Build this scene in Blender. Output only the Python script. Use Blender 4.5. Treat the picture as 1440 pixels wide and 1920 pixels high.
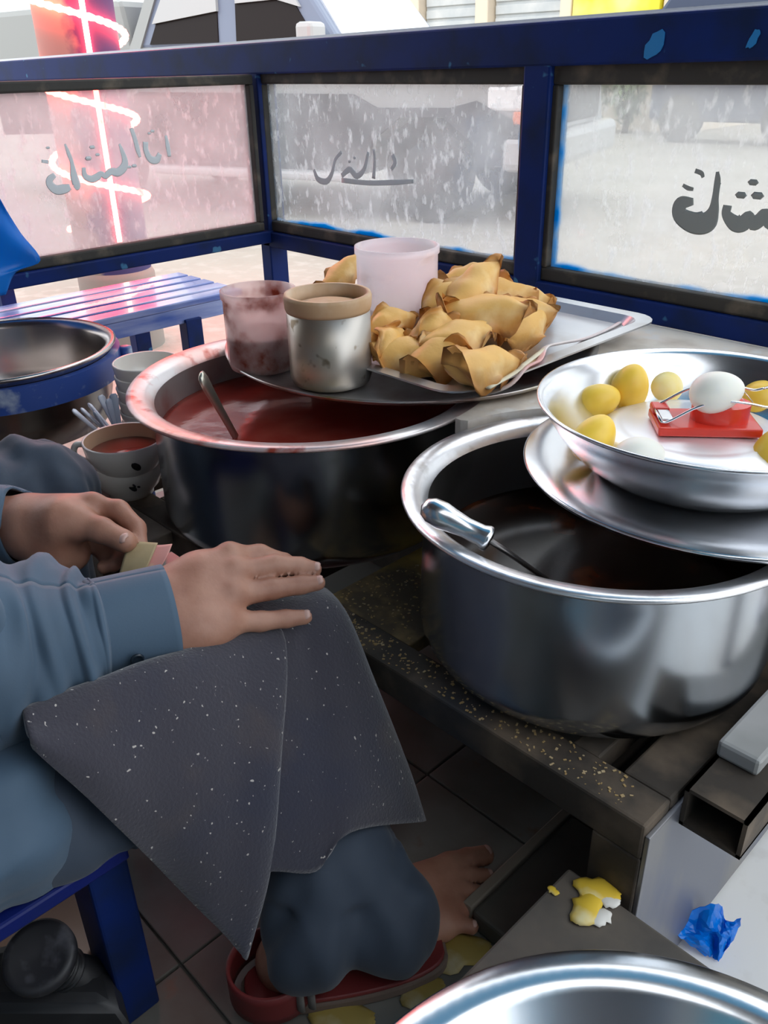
import bpy, bmesh, math, random
import numpy as np
from mathutils import Vector, Matrix, noise as mnoise

for o in list(bpy.data.objects): bpy.data.objects.remove(o)
SC = bpy.context.scene
COL = SC.collection
rnd = random.Random(7)

# ------------------------------------------------------------------ camera
F, YAW, PITCH, ROLL, CZ = 1590.0, 46.3, 27.9, 1.2, 0.88
def _basis():
    y, p, r = (math.radians(a) for a in (YAW, PITCH, ROLL))
    h = np.array([-math.sin(y), math.cos(y), 0]); r0 = np.array([math.cos(y), math.sin(y), 0]); z = np.array([0, 0, 1.])
    fw = math.cos(p)*h - math.sin(p)*z; u0 = math.sin(p)*h + math.cos(p)*z
    return math.cos(r)*r0 - math.sin(r)*u0, math.cos(r)*u0 + math.sin(r)*r0, fw
RT, UP, FW = _basis()
CAM = np.array([0, 0, CZ])
def ray(x, y): return FW + RT*(x-720)/F - UP*(y-960)/F
def pz(x, y, z):
    d = ray(x, y); return CAM + d*(z-CAM[2])/d[2]
def px(x, y, X):
    d = ray(x, y); return CAM + d*(X-CAM[0])/d[0]
def py(x, y, Y):
    d = ray(x, y); return CAM + d*(Y-CAM[1])/d[1]
def pd(x, y, dep): return CAM + dep*ray(x, y)

cd = bpy.data.cameras.new('camera'); cam = bpy.data.objects.new('camera', cd); COL.objects.link(cam)
cd.sensor_fit = 'VERTICAL'; cd.sensor_height = 36; cd.sensor_width = 36; cd.lens = F/1920*36
cd.clip_start = .02; cd.clip_end = 200
m = Matrix.Identity(4)
for i in range(3):
    m[i][0] = RT[i]; m[i][1] = UP[i]; m[i][2] = -FW[i]; m[i][3] = CAM[i]
cam.matrix_world = m
SC.camera = cam

# ------------------------------------------------------------------ world and exposure
W = bpy.data.worlds.new('overcast'); SC.world = W; W.use_nodes = True
bg = W.node_tree.nodes['Background']
bg.inputs[0].default_value = (.90, .95, 1.0, 1); bg.inputs[1].default_value = 1.35
SC.view_settings.view_transform = 'Standard'; SC.view_settings.look = 'None'
SC.view_settings.gamma = 1; SC.view_settings.use_curve_mapping = False
SC.view_settings.exposure = 0.95

# ------------------------------------------------------------------ helpers
def wl(o):
    v = np.zeros(3)
    while o is not None:
        v = v + np.array(o.location); o = o.parent
    return v
def tag(o, label=None, cat=None, group=None, kind=None):
    if label: o['label'] = label
    if cat: o['category'] = cat
    if group: o['group'] = group
    if kind: o['kind'] = kind
    return o
def thing(name, label, cat, loc=(0, 0, 0), group=None):
    o = bpy.data.objects.new(name, None); COL.objects.link(o); o.location = tuple(float(a) for a in loc)
    o.empty_display_size = .05
    return tag(o, label, cat, group)
def struct(name, loc=(0, 0, 0)):
    o = bpy.data.objects.new(name, None); COL.objects.link(o); o.location = loc; o['kind'] = 'structure'
    o.empty_display_size = .05
    return o
def obj(name, V, Fc, mat, parent=None, smooth=True, origin=None, sub=0, bevel=0, angle=None):
    V = np.asarray(V, float)
    if parent is not None: off = wl(parent)
    else:
        off = np.array(origin) if origin is not None else np.array([V[:, 0].mean(), V[:, 1].mean(), V[:, 2].min()])
    me = bpy.data.meshes.new(name)
    me.from_pydata((V-off).tolist(), [], [tuple(int(i) for i in f) for f in Fc])
    me.validate(); me.update()
    if smooth: me.polygons.foreach_set('use_smooth', [True]*len(me.polygons))
    o = bpy.data.objects.new(name, me); COL.objects.link(o)
    if mat: me.materials.append(mat)
    if parent is not None: o.parent = parent
    else: o.location = off
    if bevel:
        b = o.modifiers.new('bevel', 'BEVEL'); b.width = bevel; b.segments = 2; b.limit_method = 'ANGLE'
    if sub:
        s = o.modifiers.new('sub', 'SUBSURF'); s.levels = sub; s.render_levels = sub
    if angle is not None:
        me.set_sharp_from_angle(angle=math.radians(angle))
    return o
class MB:
    def __init__(s): s.V = []; s.F = []
    def add(s, V, Fc):
        n = len(s.V); s.V += [tuple(map(float, v)) for v in V]; s.F += [tuple(i+n for i in f) for f in Fc]; return s
    def box(s, lo, hi, M=None):
        (a, b, c), (d, e, f) = lo, hi
        V = [(a, b, c), (d, b, c), (d, e, c), (a, e, c), (a, b, f), (d, b, f), (d, e, f), (a, e, f)]
        if M is not None: V = [M @ Vector(v) for v in V]
        return s.add(V, BOXF)
    def hexa(s, V): return s.add(V, BOXF)
    def lathe(s, prof, c=(0, 0, 0), n=64, M=None, closed=False):
        V = []; Fc = []
        for r, z in prof:
            for k in range(n):
                a = 2*math.pi*k/n; V.append((r*math.cos(a), r*math.sin(a), z))
        m_ = len(prof)
        for i in range(m_ - (0 if closed else 1)):
            j = (i+1) % m_
            for k in range(n):
                l = (k+1) % n; Fc.append((i*n+k, i*n+l, j*n+l, j*n+k))
        if not closed:
            if prof[0][0] > 1e-6: Fc.append(tuple(range(n))[::-1])
            if prof[-1][0] > 1e-6: Fc.append(tuple(range((m_-1)*n, m_*n)))
        if M is not None: V = [M @ Vector(v) for v in V]
        V = [(v[0]+c[0], v[1]+c[1], v[2]+c[2]) for v in V]
        return s.add(V, Fc)
    def tube(s, pts, rad, n=10, cap=True, flat=1.0, up=None):
        pts = [np.array(p, float) for p in pts]; N = len(pts)
        if not hasattr(rad, '__len__'): rad = [rad]*N
        V = []; Fc = []; prev = None
        for i, p in enumerate(pts):
            t = pts[min(i+1, N-1)] - pts[max(i-1, 0)]; t = t/(np.linalg.norm(t)+1e-12)
            if prev is None:
                a = np.array(up if up is not None else ([0, 0, 1] if abs(t[2]) < .9 else [1, 0, 0]), float)
            else: a = prev
            a = a - t*(a@t); a /= np.linalg.norm(a)+1e-12; prev = a; b = np.cross(t, a)
            for k in range(n):
                q = 2*math.pi*k/n; V.append(p + rad[i]*(math.cos(q)*a*flat + math.sin(q)*b))
        for i in range(N-1):
            for k in range(n):
                l = (k+1) % n; Fc.append((i*n+k, i*n+l, (i+1)*n+l, (i+1)*n+k))
        if cap: Fc.append(tuple(range(n))[::-1]); Fc.append(tuple(range((N-1)*n, N*n)))
        return s.add(V, Fc)
    def prism(s, poly, lo, hi, fn):
        n = len(poly); V = [fn(a, b, lo) for a, b in poly]+[fn(a, b, hi) for a, b in poly]
        Fc = [tuple(range(n))[::-1], tuple(range(n, 2*n))]+[(i, (i+1) % n, n+(i+1) % n, n+i) for i in range(n)]
        return s.add(V, Fc)
    def grid(s, G):
        G = np.asarray(G); a, b = G.shape[:2]
        return s.add(G.reshape(-1, 3), [(i*b+j, i*b+j+1, (i+1)*b+j+1, (i+1)*b+j) for i in range(a-1) for j in range(b-1)])
    def build(s, name, mat, parent=None, **k): return obj(name, s.V, s.F, mat, parent, **k)
BOXF = [(0, 3, 2, 1), (4, 5, 6, 7), (0, 1, 5, 4), (1, 2, 6, 5), (2, 3, 7, 6), (3, 0, 4, 7)]
def box(name, lo, hi, mat, parent=None, bevel=.002, **k):
    return MB().box(lo, hi).build(name, mat, parent, smooth=False, bevel=bevel, **k)
def cr(P, n):
    """Catmull-Rom through control points, n samples per span"""
    P = np.asarray(P, float); Q = np.vstack([2*P[0]-P[1], P, 2*P[-1]-P[-2]]); out = []
    for i in range(1, len(Q)-2):
        for k in range(n):
            t = k/n; a, b, c, d = Q[i-1], Q[i], Q[i+1], Q[i+2]
            out.append(.5*((2*b)+(c-a)*t+(2*a-5*b+4*c-d)*t*t+(3*b-a-3*c+d)*t**3))
    out.append(P[-1]); return np.array(out)
def patch(G, nu, nv):
    G = np.asarray(G, float)
    A = np.array([cr(row, nv) for row in G])
    return np.array([cr(A[:, j], nu) for j in range(A.shape[1])]).transpose(1, 0, 2)
def solid(o, th, off=0):
    s = o.modifiers.new('solid', 'SOLIDIFY'); s.thickness = th; s.offset = off; return o

# ------------------------------------------------------------------ materials
def mat(name, col, rough=.5, metal=0., var=None, bump=None, spec=.5, emit=None, aniso=0, coat=0, alpha=None, sheen=0):
    """var: list of (colour, scale, lo, hi, detail[, stretch]) noise layers mixed over the base"""
    M = bpy.data.materials.new(name); M.use_nodes = True; nt = M.node_tree; N = nt.nodes; L = nt.links
    b = N['Principled BSDF']
    b.inputs['Roughness'].default_value = rough; b.inputs['Metallic'].default_value = metal
    b.inputs['Specular IOR Level'].default_value = spec
    b.inputs['Base Color'].default_value = (*col, 1)
    if coat: b.inputs['Coat Weight'].default_value = coat
    if sheen: b.inputs['Sheen Weight'].default_value = sheen
    tc = N.new('ShaderNodeTexCoord')
    cur = None
    for lay in (var or []):
        c2, sc, lo, hi, det = lay[:5]; st = lay[5] if len(lay) > 5 else (1, 1, 1)
        mp = N.new('ShaderNodeMapping'); mp.inputs['Scale'].default_value = st
        L.new(tc.outputs['Object'], mp.inputs[0])
        n = N.new('ShaderNodeTexNoise'); n.inputs['Scale'].default_value = sc; n.inputs['Detail'].default_value = det
        L.new(mp.outputs[0], n.inputs['Vector'])
        r = N.new('ShaderNodeMapRange'); r.inputs[1].default_value = lo; r.inputs[2].default_value = hi
        L.new(n.outputs['Fac'], r.inputs[0])
        mx = N.new('ShaderNodeMix'); mx.data_type = 'RGBA'
        L.new(r.outputs[0], mx.inputs[0])
        if cur is None: mx.inputs[6].default_value = (*col, 1)
        else: L.new(cur, mx.inputs[6])
        mx.inputs[7].default_value = (*c2, 1); cur = mx.outputs[2]
    if cur is not None: L.new(cur, b.inputs['Base Color'])
    if bump:
        sc, stg, dist = bump[:3]
        n = N.new('ShaderNodeTexNoise'); n.inputs['Scale'].default_value = sc; n.inputs['Detail'].default_value = 4
        if len(bump) > 3:
            mp = N.new('ShaderNodeMapping'); mp.inputs['Scale'].default_value = bump[3]
            L.new(tc.outputs['Object'], mp.inputs[0]); L.new(mp.outputs[0], n.inputs['Vector'])
        else: L.new(tc.outputs['Object'], n.inputs['Vector'])
        bp = N.new('ShaderNodeBump'); bp.inputs['Strength'].default_value = stg; bp.inputs['Distance'].default_value = dist
        L.new(n.outputs['Fac'], bp.inputs['Height']); L.new(bp.outputs[0], b.inputs['Normal'])
    if aniso:
        b.inputs['Anisotropic'].default_value = aniso
        t = N.new('ShaderNodeTangent'); t.direction_type = 'RADIAL'; t.axis = 'Z'; L.new(t.outputs[0], b.inputs['Tangent'])
    if emit:
        b.inputs['Emission Color'].default_value = (*emit[0], 1); b.inputs['Emission Strength'].default_value = emit[1]
    return M
def pane_mat(name, dust, tint, lo, hi, base, edge=None):
    """dusty glass: clear glass under a mottled film that scatters light"""
    M = bpy.data.materials.new(name); M.use_nodes = True; nt = M.node_tree; N = nt.nodes; L = nt.links
    N.remove(N['Principled BSDF']); out = N['Material Output']
    tr = N.new('ShaderNodeBsdfTransparent'); tr.inputs[0].default_value = (*tint, 1)
    gl = N.new('ShaderNodeBsdfGlossy'); gl.inputs['Roughness'].default_value = .08; gl.inputs[0].default_value = (1, 1, 1, 1)
    m0 = N.new('ShaderNodeMixShader'); m0.inputs[0].default_value = .05
    L.new(tr.outputs[0], m0.inputs[1]); L.new(gl.outputs[0], m0.inputs[2])
    df = N.new('ShaderNodeBsdfDiffuse'); ts = N.new('ShaderNodeBsdfTranslucent')
    tc = N.new('ShaderNodeTexCoord')
    dm = N.new('ShaderNodeMixShader'); dm.inputs[0].default_value = .62
    L.new(df.outputs[0], dm.inputs[1]); L.new(ts.outputs[0], dm.inputs[2])
    # film: broad smudges + fine flecks
    n1 = N.new('ShaderNodeTexNoise'); n1.inputs['Scale'].default_value = 6; n1.inputs['Detail'].default_value = 5
    mp = N.new('ShaderNodeMapping'); mp.inputs['Rotation'].default_value = (.5, .5, 0); mp.inputs['Scale'].default_value = (1, 1, .45)
    n2 = N.new('ShaderNodeTexNoise'); n2.inputs['Scale'].default_value = 75; n2.inputs['Detail'].default_value = 3
    L.new(tc.outputs['Object'], n1.inputs['Vector']); L.new(tc.outputs['Object'], mp.inputs[0]); L.new(mp.outputs[0], n2.inputs['Vector'])
    r1 = N.new('ShaderNodeMapRange'); r1.inputs[1].default_value = .3; r1.inputs[2].default_value = .7; r1.inputs[3].default_value = lo; r1.inputs[4].default_value = hi
    r2 = N.new('ShaderNodeMapRange'); r2.inputs[1].default_value = .56; r2.inputs[2].default_value = .72; r2.inputs[3].default_value = 0; r2.inputs[4].default_value = .4
    L.new(n1.outputs['Fac'], r1.inputs[0]); L.new(n2.outputs['Fac'], r2.inputs[0])
    ad = N.new('ShaderNodeMath'); ad.operation = 'ADD'; ad.use_clamp = True
    L.new(r1.outputs[0], ad.inputs[0]); L.new(r2.outputs[0], ad.inputs[1])
    fac = ad.outputs[0]
    if edge:
        # blue paint brushed along the pane's edges: (axis index, half sizes) in object space
        ax, lo0, hi0, zb = edge
        sp = N.new('ShaderNodeSeparateXYZ'); L.new(tc.outputs['Object'], sp.inputs[0])
        def near(sock, val, sign, wid):
            s_ = N.new('ShaderNodeMath'); s_.operation = 'SUBTRACT'
            L.new(sock, s_.inputs[0]); s_.inputs[1].default_value = val
            m_ = N.new('ShaderNodeMath'); m_.operation = 'MULTIPLY'; L.new(s_.outputs[0], m_.inputs[0]); m_.inputs[1].default_value = sign
            q = N.new('ShaderNodeMapRange'); q.inputs[1].default_value = 0; q.inputs[2].default_value = wid; q.inputs[3].default_value = 1; q.inputs[4].default_value = 0
            L.new(m_.outputs[0], q.inputs[0]); return q.outputs[0]
        parts = [near(sp.outputs[2], zb, 1, .022)]
        if lo0 is not None: parts.append(near(sp.outputs[ax], lo0, 1, .022))
        if hi0 is not None: parts.append(near(sp.outputs[ax], hi0, -1, .026))
        c = parts[0]
        for q in parts[1:]:
            mm = N.new('ShaderNodeMath'); mm.operation = 'MAXIMUM'; L.new(c, mm.inputs[0]); L.new(q, mm.inputs[1]); c = mm.outputs[0]
        n3 = N.new('ShaderNodeTexNoise'); n3.inputs['Scale'].default_value = 9; n3.inputs['Detail'].default_value = 4; L.new(tc.outputs['Object'], n3.inputs['Vector'])
        a2 = N.new('ShaderNodeMath'); a2.operation = 'MULTIPLY_ADD'; L.new(n3.outputs['Fac'], a2.inputs[0]); a2.inputs[1].default_value = 1.6; a2.inputs[2].default_value = -1.15
        a3 = N.new('ShaderNodeMath'); a3.operation = 'ADD'; L.new(a2.outputs[0], a3.inputs[0]); L.new(c, a3.inputs[1])
        q = N.new('ShaderNodeMapRange'); q.inputs[1].default_value = .35; q.inputs[2].default_value = .75; L.new(a3.outputs[0], q.inputs[0])
        mx = N.new('ShaderNodeMix'); mx.data_type = 'RGBA'; L.new(q.outputs[0], mx.inputs[0])
        mx.inputs[6].default_value = (*dust, 1); mx.inputs[7].default_value = (.0, .33, .75, 1)
        L.new(mx.outputs[2], df.inputs[0]); L.new(mx.outputs[2], ts.inputs[0])
        m4 = N.new('ShaderNodeMath'); m4.operation = 'MAXIMUM'; L.new(fac, m4.inputs[0]); L.new(q.outputs[0], m4.inputs[1]); fac = m4.outputs[0]
    else:
        df.inputs[0].default_value = (*dust, 1); ts.inputs[0].default_value = (*dust, 1)
    fm = N.new('ShaderNodeMixShader'); L.new(fac, fm.inputs[0]); L.new(m0.outputs[0], fm.inputs[1]); L.new(dm.outputs[0], fm.inputs[2])
    L.new(fm.outputs[0], out.inputs[0]); return M
def sheet_mat(name, col, trans=.5, rough=.5):
    M = bpy.data.materials.new(name); M.use_nodes = True; nt = M.node_tree; N = nt.nodes; L = nt.links
    b = N['Principled BSDF']; b.inputs['Base Color'].default_value = (*col, 1); b.inputs['Roughness'].default_value = rough
    t = N.new('ShaderNodeBsdfTranslucent'); t.inputs[0].default_value = (*col, 1)
    mx = N.new('ShaderNodeMixShader'); mx.inputs[0].default_value = trans
    L.new(b.outputs[0], mx.inputs[1]); L.new(t.outputs[0], mx.inputs[2]); L.new(mx.outputs[0], N['Material Output'].inputs[0]); return M

M_blue = mat('navy_paint', (.006, .021, .125), .5, spec=.12, var=[((.008, .018, .065), 14, .4, .7, 5), ((.05, .16, .30), 26, .70, .74, 2)])
M_blue2 = mat('bench_paint', (.06, .11, .36), .2, var=[((.30, .36, .55), 16, .48, .72, 6, (1, .15, 1))], coat=.3)
M_blue3 = mat('royal_paint', (.005, .013, .13), .35, var=[((.01, .02, .09), 10, .45, .7, 4)])
M_gask = mat('grimy_rubber', (.03, .028, .024), .75, var=[((.13, .105, .075), 18, .52, .75, 5)], bump=(60, .3, .002))
M_alu = mat('aluminium', (.50, .545, .60), .2, 1, var=[((.45, .46, .47), 7, .5, .75, 6, (1, 1, .3))], bump=(40, .05, .001), aniso=.65)
M_alus = mat('bright_aluminium', (.80, .81, .83), .24, 1, var=[((.62, .63, .66), 9, .5, .75, 5)], bump=(18, .06, .002))
M_steel = mat('steel', (.72, .72, .74), .16, 1)
M_aludark = mat('dark_aluminium', (.20, .19, .185), .42, .9, var=[((.06, .055, .05), 6, .45, .7, 5)])  # darker mottled aluminium for pot lining, ladle and tin
M_rust = mat('dirty_iron', (.055, .045, .036), .72, .25, var=[((.16, .12, .085), 16, .48, .72, 6), ((.03, .035, .045), 5, .5, .7, 3)], bump=(55, .35, .003))
M_sheetm = mat('scuffed_sheet', (.20, .21, .25), .42, .65, var=[((.32, .30, .27), 9, .5, .75, 5, (1, 1, .3))])
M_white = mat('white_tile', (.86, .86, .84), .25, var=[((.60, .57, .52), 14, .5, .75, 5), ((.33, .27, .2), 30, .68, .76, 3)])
M_grout = mat('grout', (.10, .095, .085), .85)
M_counter = mat('worn_counter', (.88, .81, .72), .30, .0, var=[((.56, .48, .40), 11, .5, .72, 6), ((.86, .84, .80), 34, .55, .7, 4)], bump=(30, .15, .002))
# ------------------------------------------------------------------ ground and floor
M_road = mat('pale_road', (.37, .34, .285), .85, var=[((.30, .275, .23), 1.3, .4, .7, 6), ((.44, .41, .36), 9, .5, .75, 5)], bump=(30, .3, .01))
g = MB().add([(-45, -25, -.1), (30, -25, -.1), (30, 45, -.1), (-45, 45, -.1)], [(0, 1, 2, 3)]).build('ground', M_road, smooth=False); g['kind'] = 'structure'
fl = box('floor', (-1.66, -1.5, -.1), (1.3, 1.36, -.006), M_grout, bevel=0, origin=(0, 0, -.1)); fl['kind'] = 'structure'
M_tile2 = mat('shaded_worn_tile', (.20, .20, .185), .4, var=[((.11, .095, .075), 6, .45, .7, 6), ((.18, .12, .09), 26, .66, .76, 3)], bump=(20, .1, .002))  # worn tile again, with the shade by man and stand put into its colour
tile_me = {}
for i in range(-3, 5):
    for j in range(-6, 2):
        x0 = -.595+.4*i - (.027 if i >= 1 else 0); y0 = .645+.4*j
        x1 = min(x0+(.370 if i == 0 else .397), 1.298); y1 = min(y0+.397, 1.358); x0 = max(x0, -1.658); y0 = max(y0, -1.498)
        if x1-x0 < .03 or y1-y0 < .03: continue
        w = rnd.uniform(-.0008, .0008)
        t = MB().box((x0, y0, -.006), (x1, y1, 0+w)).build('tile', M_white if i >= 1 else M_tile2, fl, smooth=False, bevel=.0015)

# ------------------------------------------------------------------ glazed stall walls
M_pane1 = pane_mat('dusty_glass_left', (.83, .80, .80), (.96, .96, .97), .22, .52, 0)
M_pane2 = pane_mat('dusty_glass_middle', (.78, .80, .82), (.95, .96, .97), .10, .34, 0, edge=(0, -.385, .345, -.148))
M_pane3 = pane_mat('dusty_glass_right', (.84, .84, .84), (.96, .97, .97), .20, .42, 0, edge=(0, -.66, None, -.148))
M_letter = mat('grey_lettering', (.25, .275, .27), .6)
M_letter2 = mat('pale_grey_lettering', (.60, .64, .66), .6)
M_letter3 = mat('ghost_lettering', (.62, .67, .70), .6)
GZ0, GZ1 = .548, .843
def letters(parent, strokes, tofn, m):
    mb = MB()
    for st in strokes:
        P = [(tofn(x, y)) for x, y, w in st]; Wd = [w for _, _, w in st]
        if len(P) == 1:
            mb.tube([P[0]+np.array([0, 0, -Wd[0]*.5]), P[0], P[0]+np.array([0, 0, Wd[0]*.5])], [Wd[0]*.55, Wd[0], Wd[0]*.55], 8, flat=1)
        else:
            Q = cr(np.c_[np.array(P), np.array(Wd)], 6); mb.tube(Q[:, :3], Q[:, 3], 10)
    ax = 1 if m == 'y' else 0; pl_ = (YW-.0035) if m == 'y' else (XW+.0035)
    mb.V = [tuple((pl_+(c_-pl_)*.03 if q == ax else c_) for q, c_ in enumerate(v)) for v in mb.V]
    return mb
# right wall, window 3 (right) and window 2 (middle); left wall is window 1
YW, XW = 1.31, -1.745
def glaze_x(name, x0, x1, mpane, loc):
    w = struct(name, loc)
    V = []
    MB().box((x0, YW-.002, GZ0-.004), (x1, YW+.002, GZ1+.004)).build('pane', mpane, w, smooth=False)
    box('bottom_rail', (x0-.03, YW-.028, .488), (x1+.03, YW+.028, .524), M_blue, w, bevel=.003)
    box('gasket', (x0-.012, YW-.018, .524), (x1+.012, YW+.018, GZ0), M_gask, w, bevel=.004)
    box('gasket', (x0-.012, YW-.018, GZ1), (x1+.012, YW+.018, GZ1+.040), M_gask, w, bevel=.004)
    box('gasket', (x0-.012, YW-.018, GZ0), (x0, YW+.018, GZ1), M_gask, w, bevel=.003)
    box('gasket', (x1, YW-.018, GZ0), (x1+.012, YW+.018, GZ1), M_gask, w, bevel=.003)
    return w
w2 = glaze_x('window_2', -1.722, -.992, M_pane2, (-1.34, YW, .70))
w3 = glaze_x('window_3', -.917, .60, M_pane3, (-.25, YW, .70))
w1 = struct('window_1', (XW, .68, .70))
Y0, Y1 = .02, 1.262
MB().box((XW-.002, Y0, GZ0-.004), (XW+.002, Y1, GZ1+.004)).build('pane', M_pane1, w1, smooth=False)
box('bottom_rail', (XW-.028, Y0-.03, .499), (XW+.028, Y1+.03, .527), M_blue, w1, bevel=.003)
box('gasket', (XW-.018, Y0, .527), (XW+.018, Y1+.012, GZ0), M_gask, w1, bevel=.004)
box('gasket', (XW-.018, Y0, GZ1), (XW+.018, Y1+.012, GZ1+.020), M_gask, w1, bevel=.004)
box('gasket', (XW-.018, Y1, GZ0), (XW+.018, Y1+.012, GZ1), M_gask, w1, bevel=.003)
box('gasket', (XW-.018, Y0-.012, .527), (XW+.018, Y0, GZ1+.02), M_gask, w1, bevel=.003)
# lettering as painted on the panes
fr = lambda x, y: py(x, y, YW-.004)
k = 1/1590*1.35
L3 = [[(1300, 378, 6), (1277, 382, 13), (1275, 403, 15), (1300, 418, 19), (1325, 415, 20), (1337, 396, 11), (1341, 370, 6.5), (1345, 340, 6), (1345, 322, 3)],
      [(1346, 344, 6)], [(1303, 320, 4), (1315, 325, 4), (1318, 333, 3)], [(1280, 347, 3), (1290, 353, 4), (1300, 355, 3)],
      [(1412, 342, 10)], [(1389, 366, 11)], [(1420, 367, 12)],
      [(1364, 385, 8), (1362, 402, 9), (1378, 419, 14), (1394, 417, 15), (1404, 404, 8), (1412, 420, 11), (1425, 412, 12), (1434, 402, 10), (1445, 418, 12), (1462, 408, 12), (1472, 385, 8)],
      [(1495, 350, 6), (1492, 390, 8), (1470, 420, 10)]]
letters(w3, [[(x, y, w*k) for x, y, w in s] for s in L3], fr, 'y').build('lettering', M_letter, w3)
k = 1/1590*2.05
L2 = [[(588, 318, 3), (596, 336, 5), (612, 340, 5), (622, 325, 4), (628, 300, 3), (640, 285, 3)], [(640, 330, 4), (655, 318, 5), (668, 330, 5), (682, 318, 4), (690, 285, 3)],
      [(700, 335, 4), (702, 300, 3), (700, 280, 3)], [(640, 338, 4), (690, 343, 4), (740, 342, 4), (775, 340, 3)], [(735, 290, 4), (740, 305, 4), (733, 318, 3)], [(664, 296, 4)], [(655, 303, 4)]]
letters(w2, [[(x, y, w*k) for x, y, w in s] for s in L2], fr, 'y').build('lettering', M_letter3, w2)
fl1 = lambda x, y: px(x, y, XW+.004)
k = 1/1590*1.75
L1 = [[(103, 328, 4), (94, 336, 6), (94, 346, 7), (106, 356, 8), (122, 354, 8), (132, 350, 5)], [(122, 270, 2), (129, 288, 4), (135, 305, 4), (139, 330, 8), (144, 348, 8), (140, 353, 4)],
      [(173, 276, 6)], [(166, 297, 7)], [(183, 290, 5)],
      [(157, 314, 4), (160, 330, 6), (172, 336, 7), (182, 332, 7), (190, 326, 5), (198, 330, 6), (208, 322, 7), (222, 323, 8), (233, 312, 8), (234, 298, 6), (228, 280, 4), (224, 270, 2)],
      [(246, 240, 4), (253, 260, 5), (259, 282, 5), (263, 295, 3)], [(252, 311, 6)], [(243, 313, 5)],
      [(273, 266, 6), (274, 282, 6), (282, 298, 7), (294, 300, 7), (300, 288, 5)], [(286, 246, 5)], [(280, 250, 4)], [(311, 254, 3), (315, 275, 5), (318, 294, 4)],
      [(90, 277, 4)], [(78, 302, 2.5), (92, 304, 3)]]
letters(w1, [[(x, y, w*k) for x, y, w in s] for s in L1], fl1, 'x').build('lettering', M_letter2, w1)
# posts and the long top beam
p = struct('trim_2', (XW, YW, -.1))
box('post', (XW-.016, YW-.028, -.1), (XW+.022, YW+.024, .875), M_blue, p, bevel=.003)
p = struct('trim_3', (-.955, YW, -.1))
box('post', (-.982, YW-.0285, -.1), (-.927, YW+.0285, .895), M_blue, p, bevel=.004)
def bz(x): return .862+(x+1.78)*.0095, .924+(x+1.78)*.0125
b = struct('trim_1', (-1.2, YW, .86))
mb = MB(); xs = (-3.6, 1.25)
(a0, a1), (c0, c1) = bz(xs[0]), bz(xs[1])
mb.hexa([(xs[0], YW-.03, a0), (xs[1], YW-.03, c0), (xs[1], YW+.03, c0), (xs[0], YW+.03, a0), (xs[0], YW-.03, a1), (xs[1], YW-.03, c1), (xs[1], YW+.03, c1), (xs[0], YW+.03, a1)])
mb.build('beam', M_blue, b, smooth=False, bevel=.004)
M_strip = mat('pale_plastic_edge', (.62, .64, .68), .35)
mb = MB(); mb.hexa([(xs[0], YW-.022, a1), (xs[1], YW-.022, c1), (xs[1], YW+.02, c1), (xs[0], YW+.02, a1), (xs[0], YW-.02, a1+.006), (xs[1], YW-.02, c1+.004), (xs[1], YW+.02, c1+.004), (xs[0], YW+.02, a1+.006)])
mb.build('edge_strip', M_strip, b, smooth=False)
M_pblue = mat('sky_blue_paint', (.015, .20, .5), .4)
for (x, y, w_, h_) in [(1227, 84, 17, 22), (1413, 72, 8, 16)]:
    c = py(x, y, YW-.031); n = 14; poly = []
    for q in range(n):
        a = 2*math.pi*q/n; rr = rnd.uniform(.7, 1.05)
        poly.append((c[0]+rr*w_*math.cos(a)*.00094+rr*math.sin(a)*.006, c[2]+rr*h_*math.sin(a)*.0009))
    MB().prism(poly, YW-.0312, YW-.0295, lambda a, b_, t: (a, t, b_)).build('paint_splash', M_pblue, b, smooth=False)
box('post', (-3.62, YW-.03, -.1), (-3.56, YW+.03, a0), M_blue, b)
box('post', (1.19, YW-.03, -.1), (1.25, YW+.03, c0), M_blue, b)

# unseen roof and walls, added to shade the stall and feed the reflections
M_roof = mat('tarp_underside', (.05, .055, .065), .8, var=[((.03, .03, .035), 3, .4, .7, 4)])
M_rtarp = sheet_mat('added_cyan_tarp', (.02, .34, .50), .62)  # cyan sheet added to tint the light and the metal's reflections
ce = struct('shade_roof', (0, 0, 2.1))  # out of view, its extent chosen for the shade it casts
G = [[(x, y, 2.10+.05*math.sin(x*3+1)+.04*math.sin(y*4)) for x in np.linspace(-2.6, .38, 20)] for y in np.linspace(-1.0, .55, 10)]
solid(MB().grid(G).build('canvas', M_roof, ce), .004)
G = [[(x, y, 2.12+.05*math.sin(x*3+1)+.04*math.sin(y*4)-(y-.62)*.12) for x in np.linspace(-2.6, .38, 20)] for y in np.linspace(.55, 1.30, 6)]
solid(MB().grid(G).build('added_tarp', M_rtarp, ce), .002)
MB().tube([(.70, 1.42, -.1), (.70, 1.42, 2.0)], .025, 12).build('pole', M_blue, ce)
M_backw = mat('unseen_wall', (.022, .034, .055), .7, var=[((.03, .026, .024), 2.5, .45, .7, 4)])
wb = box('shade_wall_back', (-2.7, -1.0, -.1), (1.12, -.9, 2.3), M_backw, bevel=0); wb['kind'] = 'structure'  # unseen wall set close to block light from behind the viewer
for x0, x1, col in ((-.75, -.55, (.20, .17, .14)), (-.45, -.1, (.015, .10, .18)), (.05, .16, (.5, .45, .38)), (.30, .62, (.02, .24, .36)), (.74, .84, (.5, .46, .4)), (.9, 1.03, (.03, .10, .2))):
    box('panel', (x0, -.899, .1), (x1, -.875, 1.9), mat('reflection_panel', col, .6), wb)  # unseen coloured stripes added for the pots to reflect
wb2 = box('wall_left', (-2.75, -.9, -.1), (-2.65, -.35, 2.3), M_backw, bevel=0); wb2['kind'] = 'structure'
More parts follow.
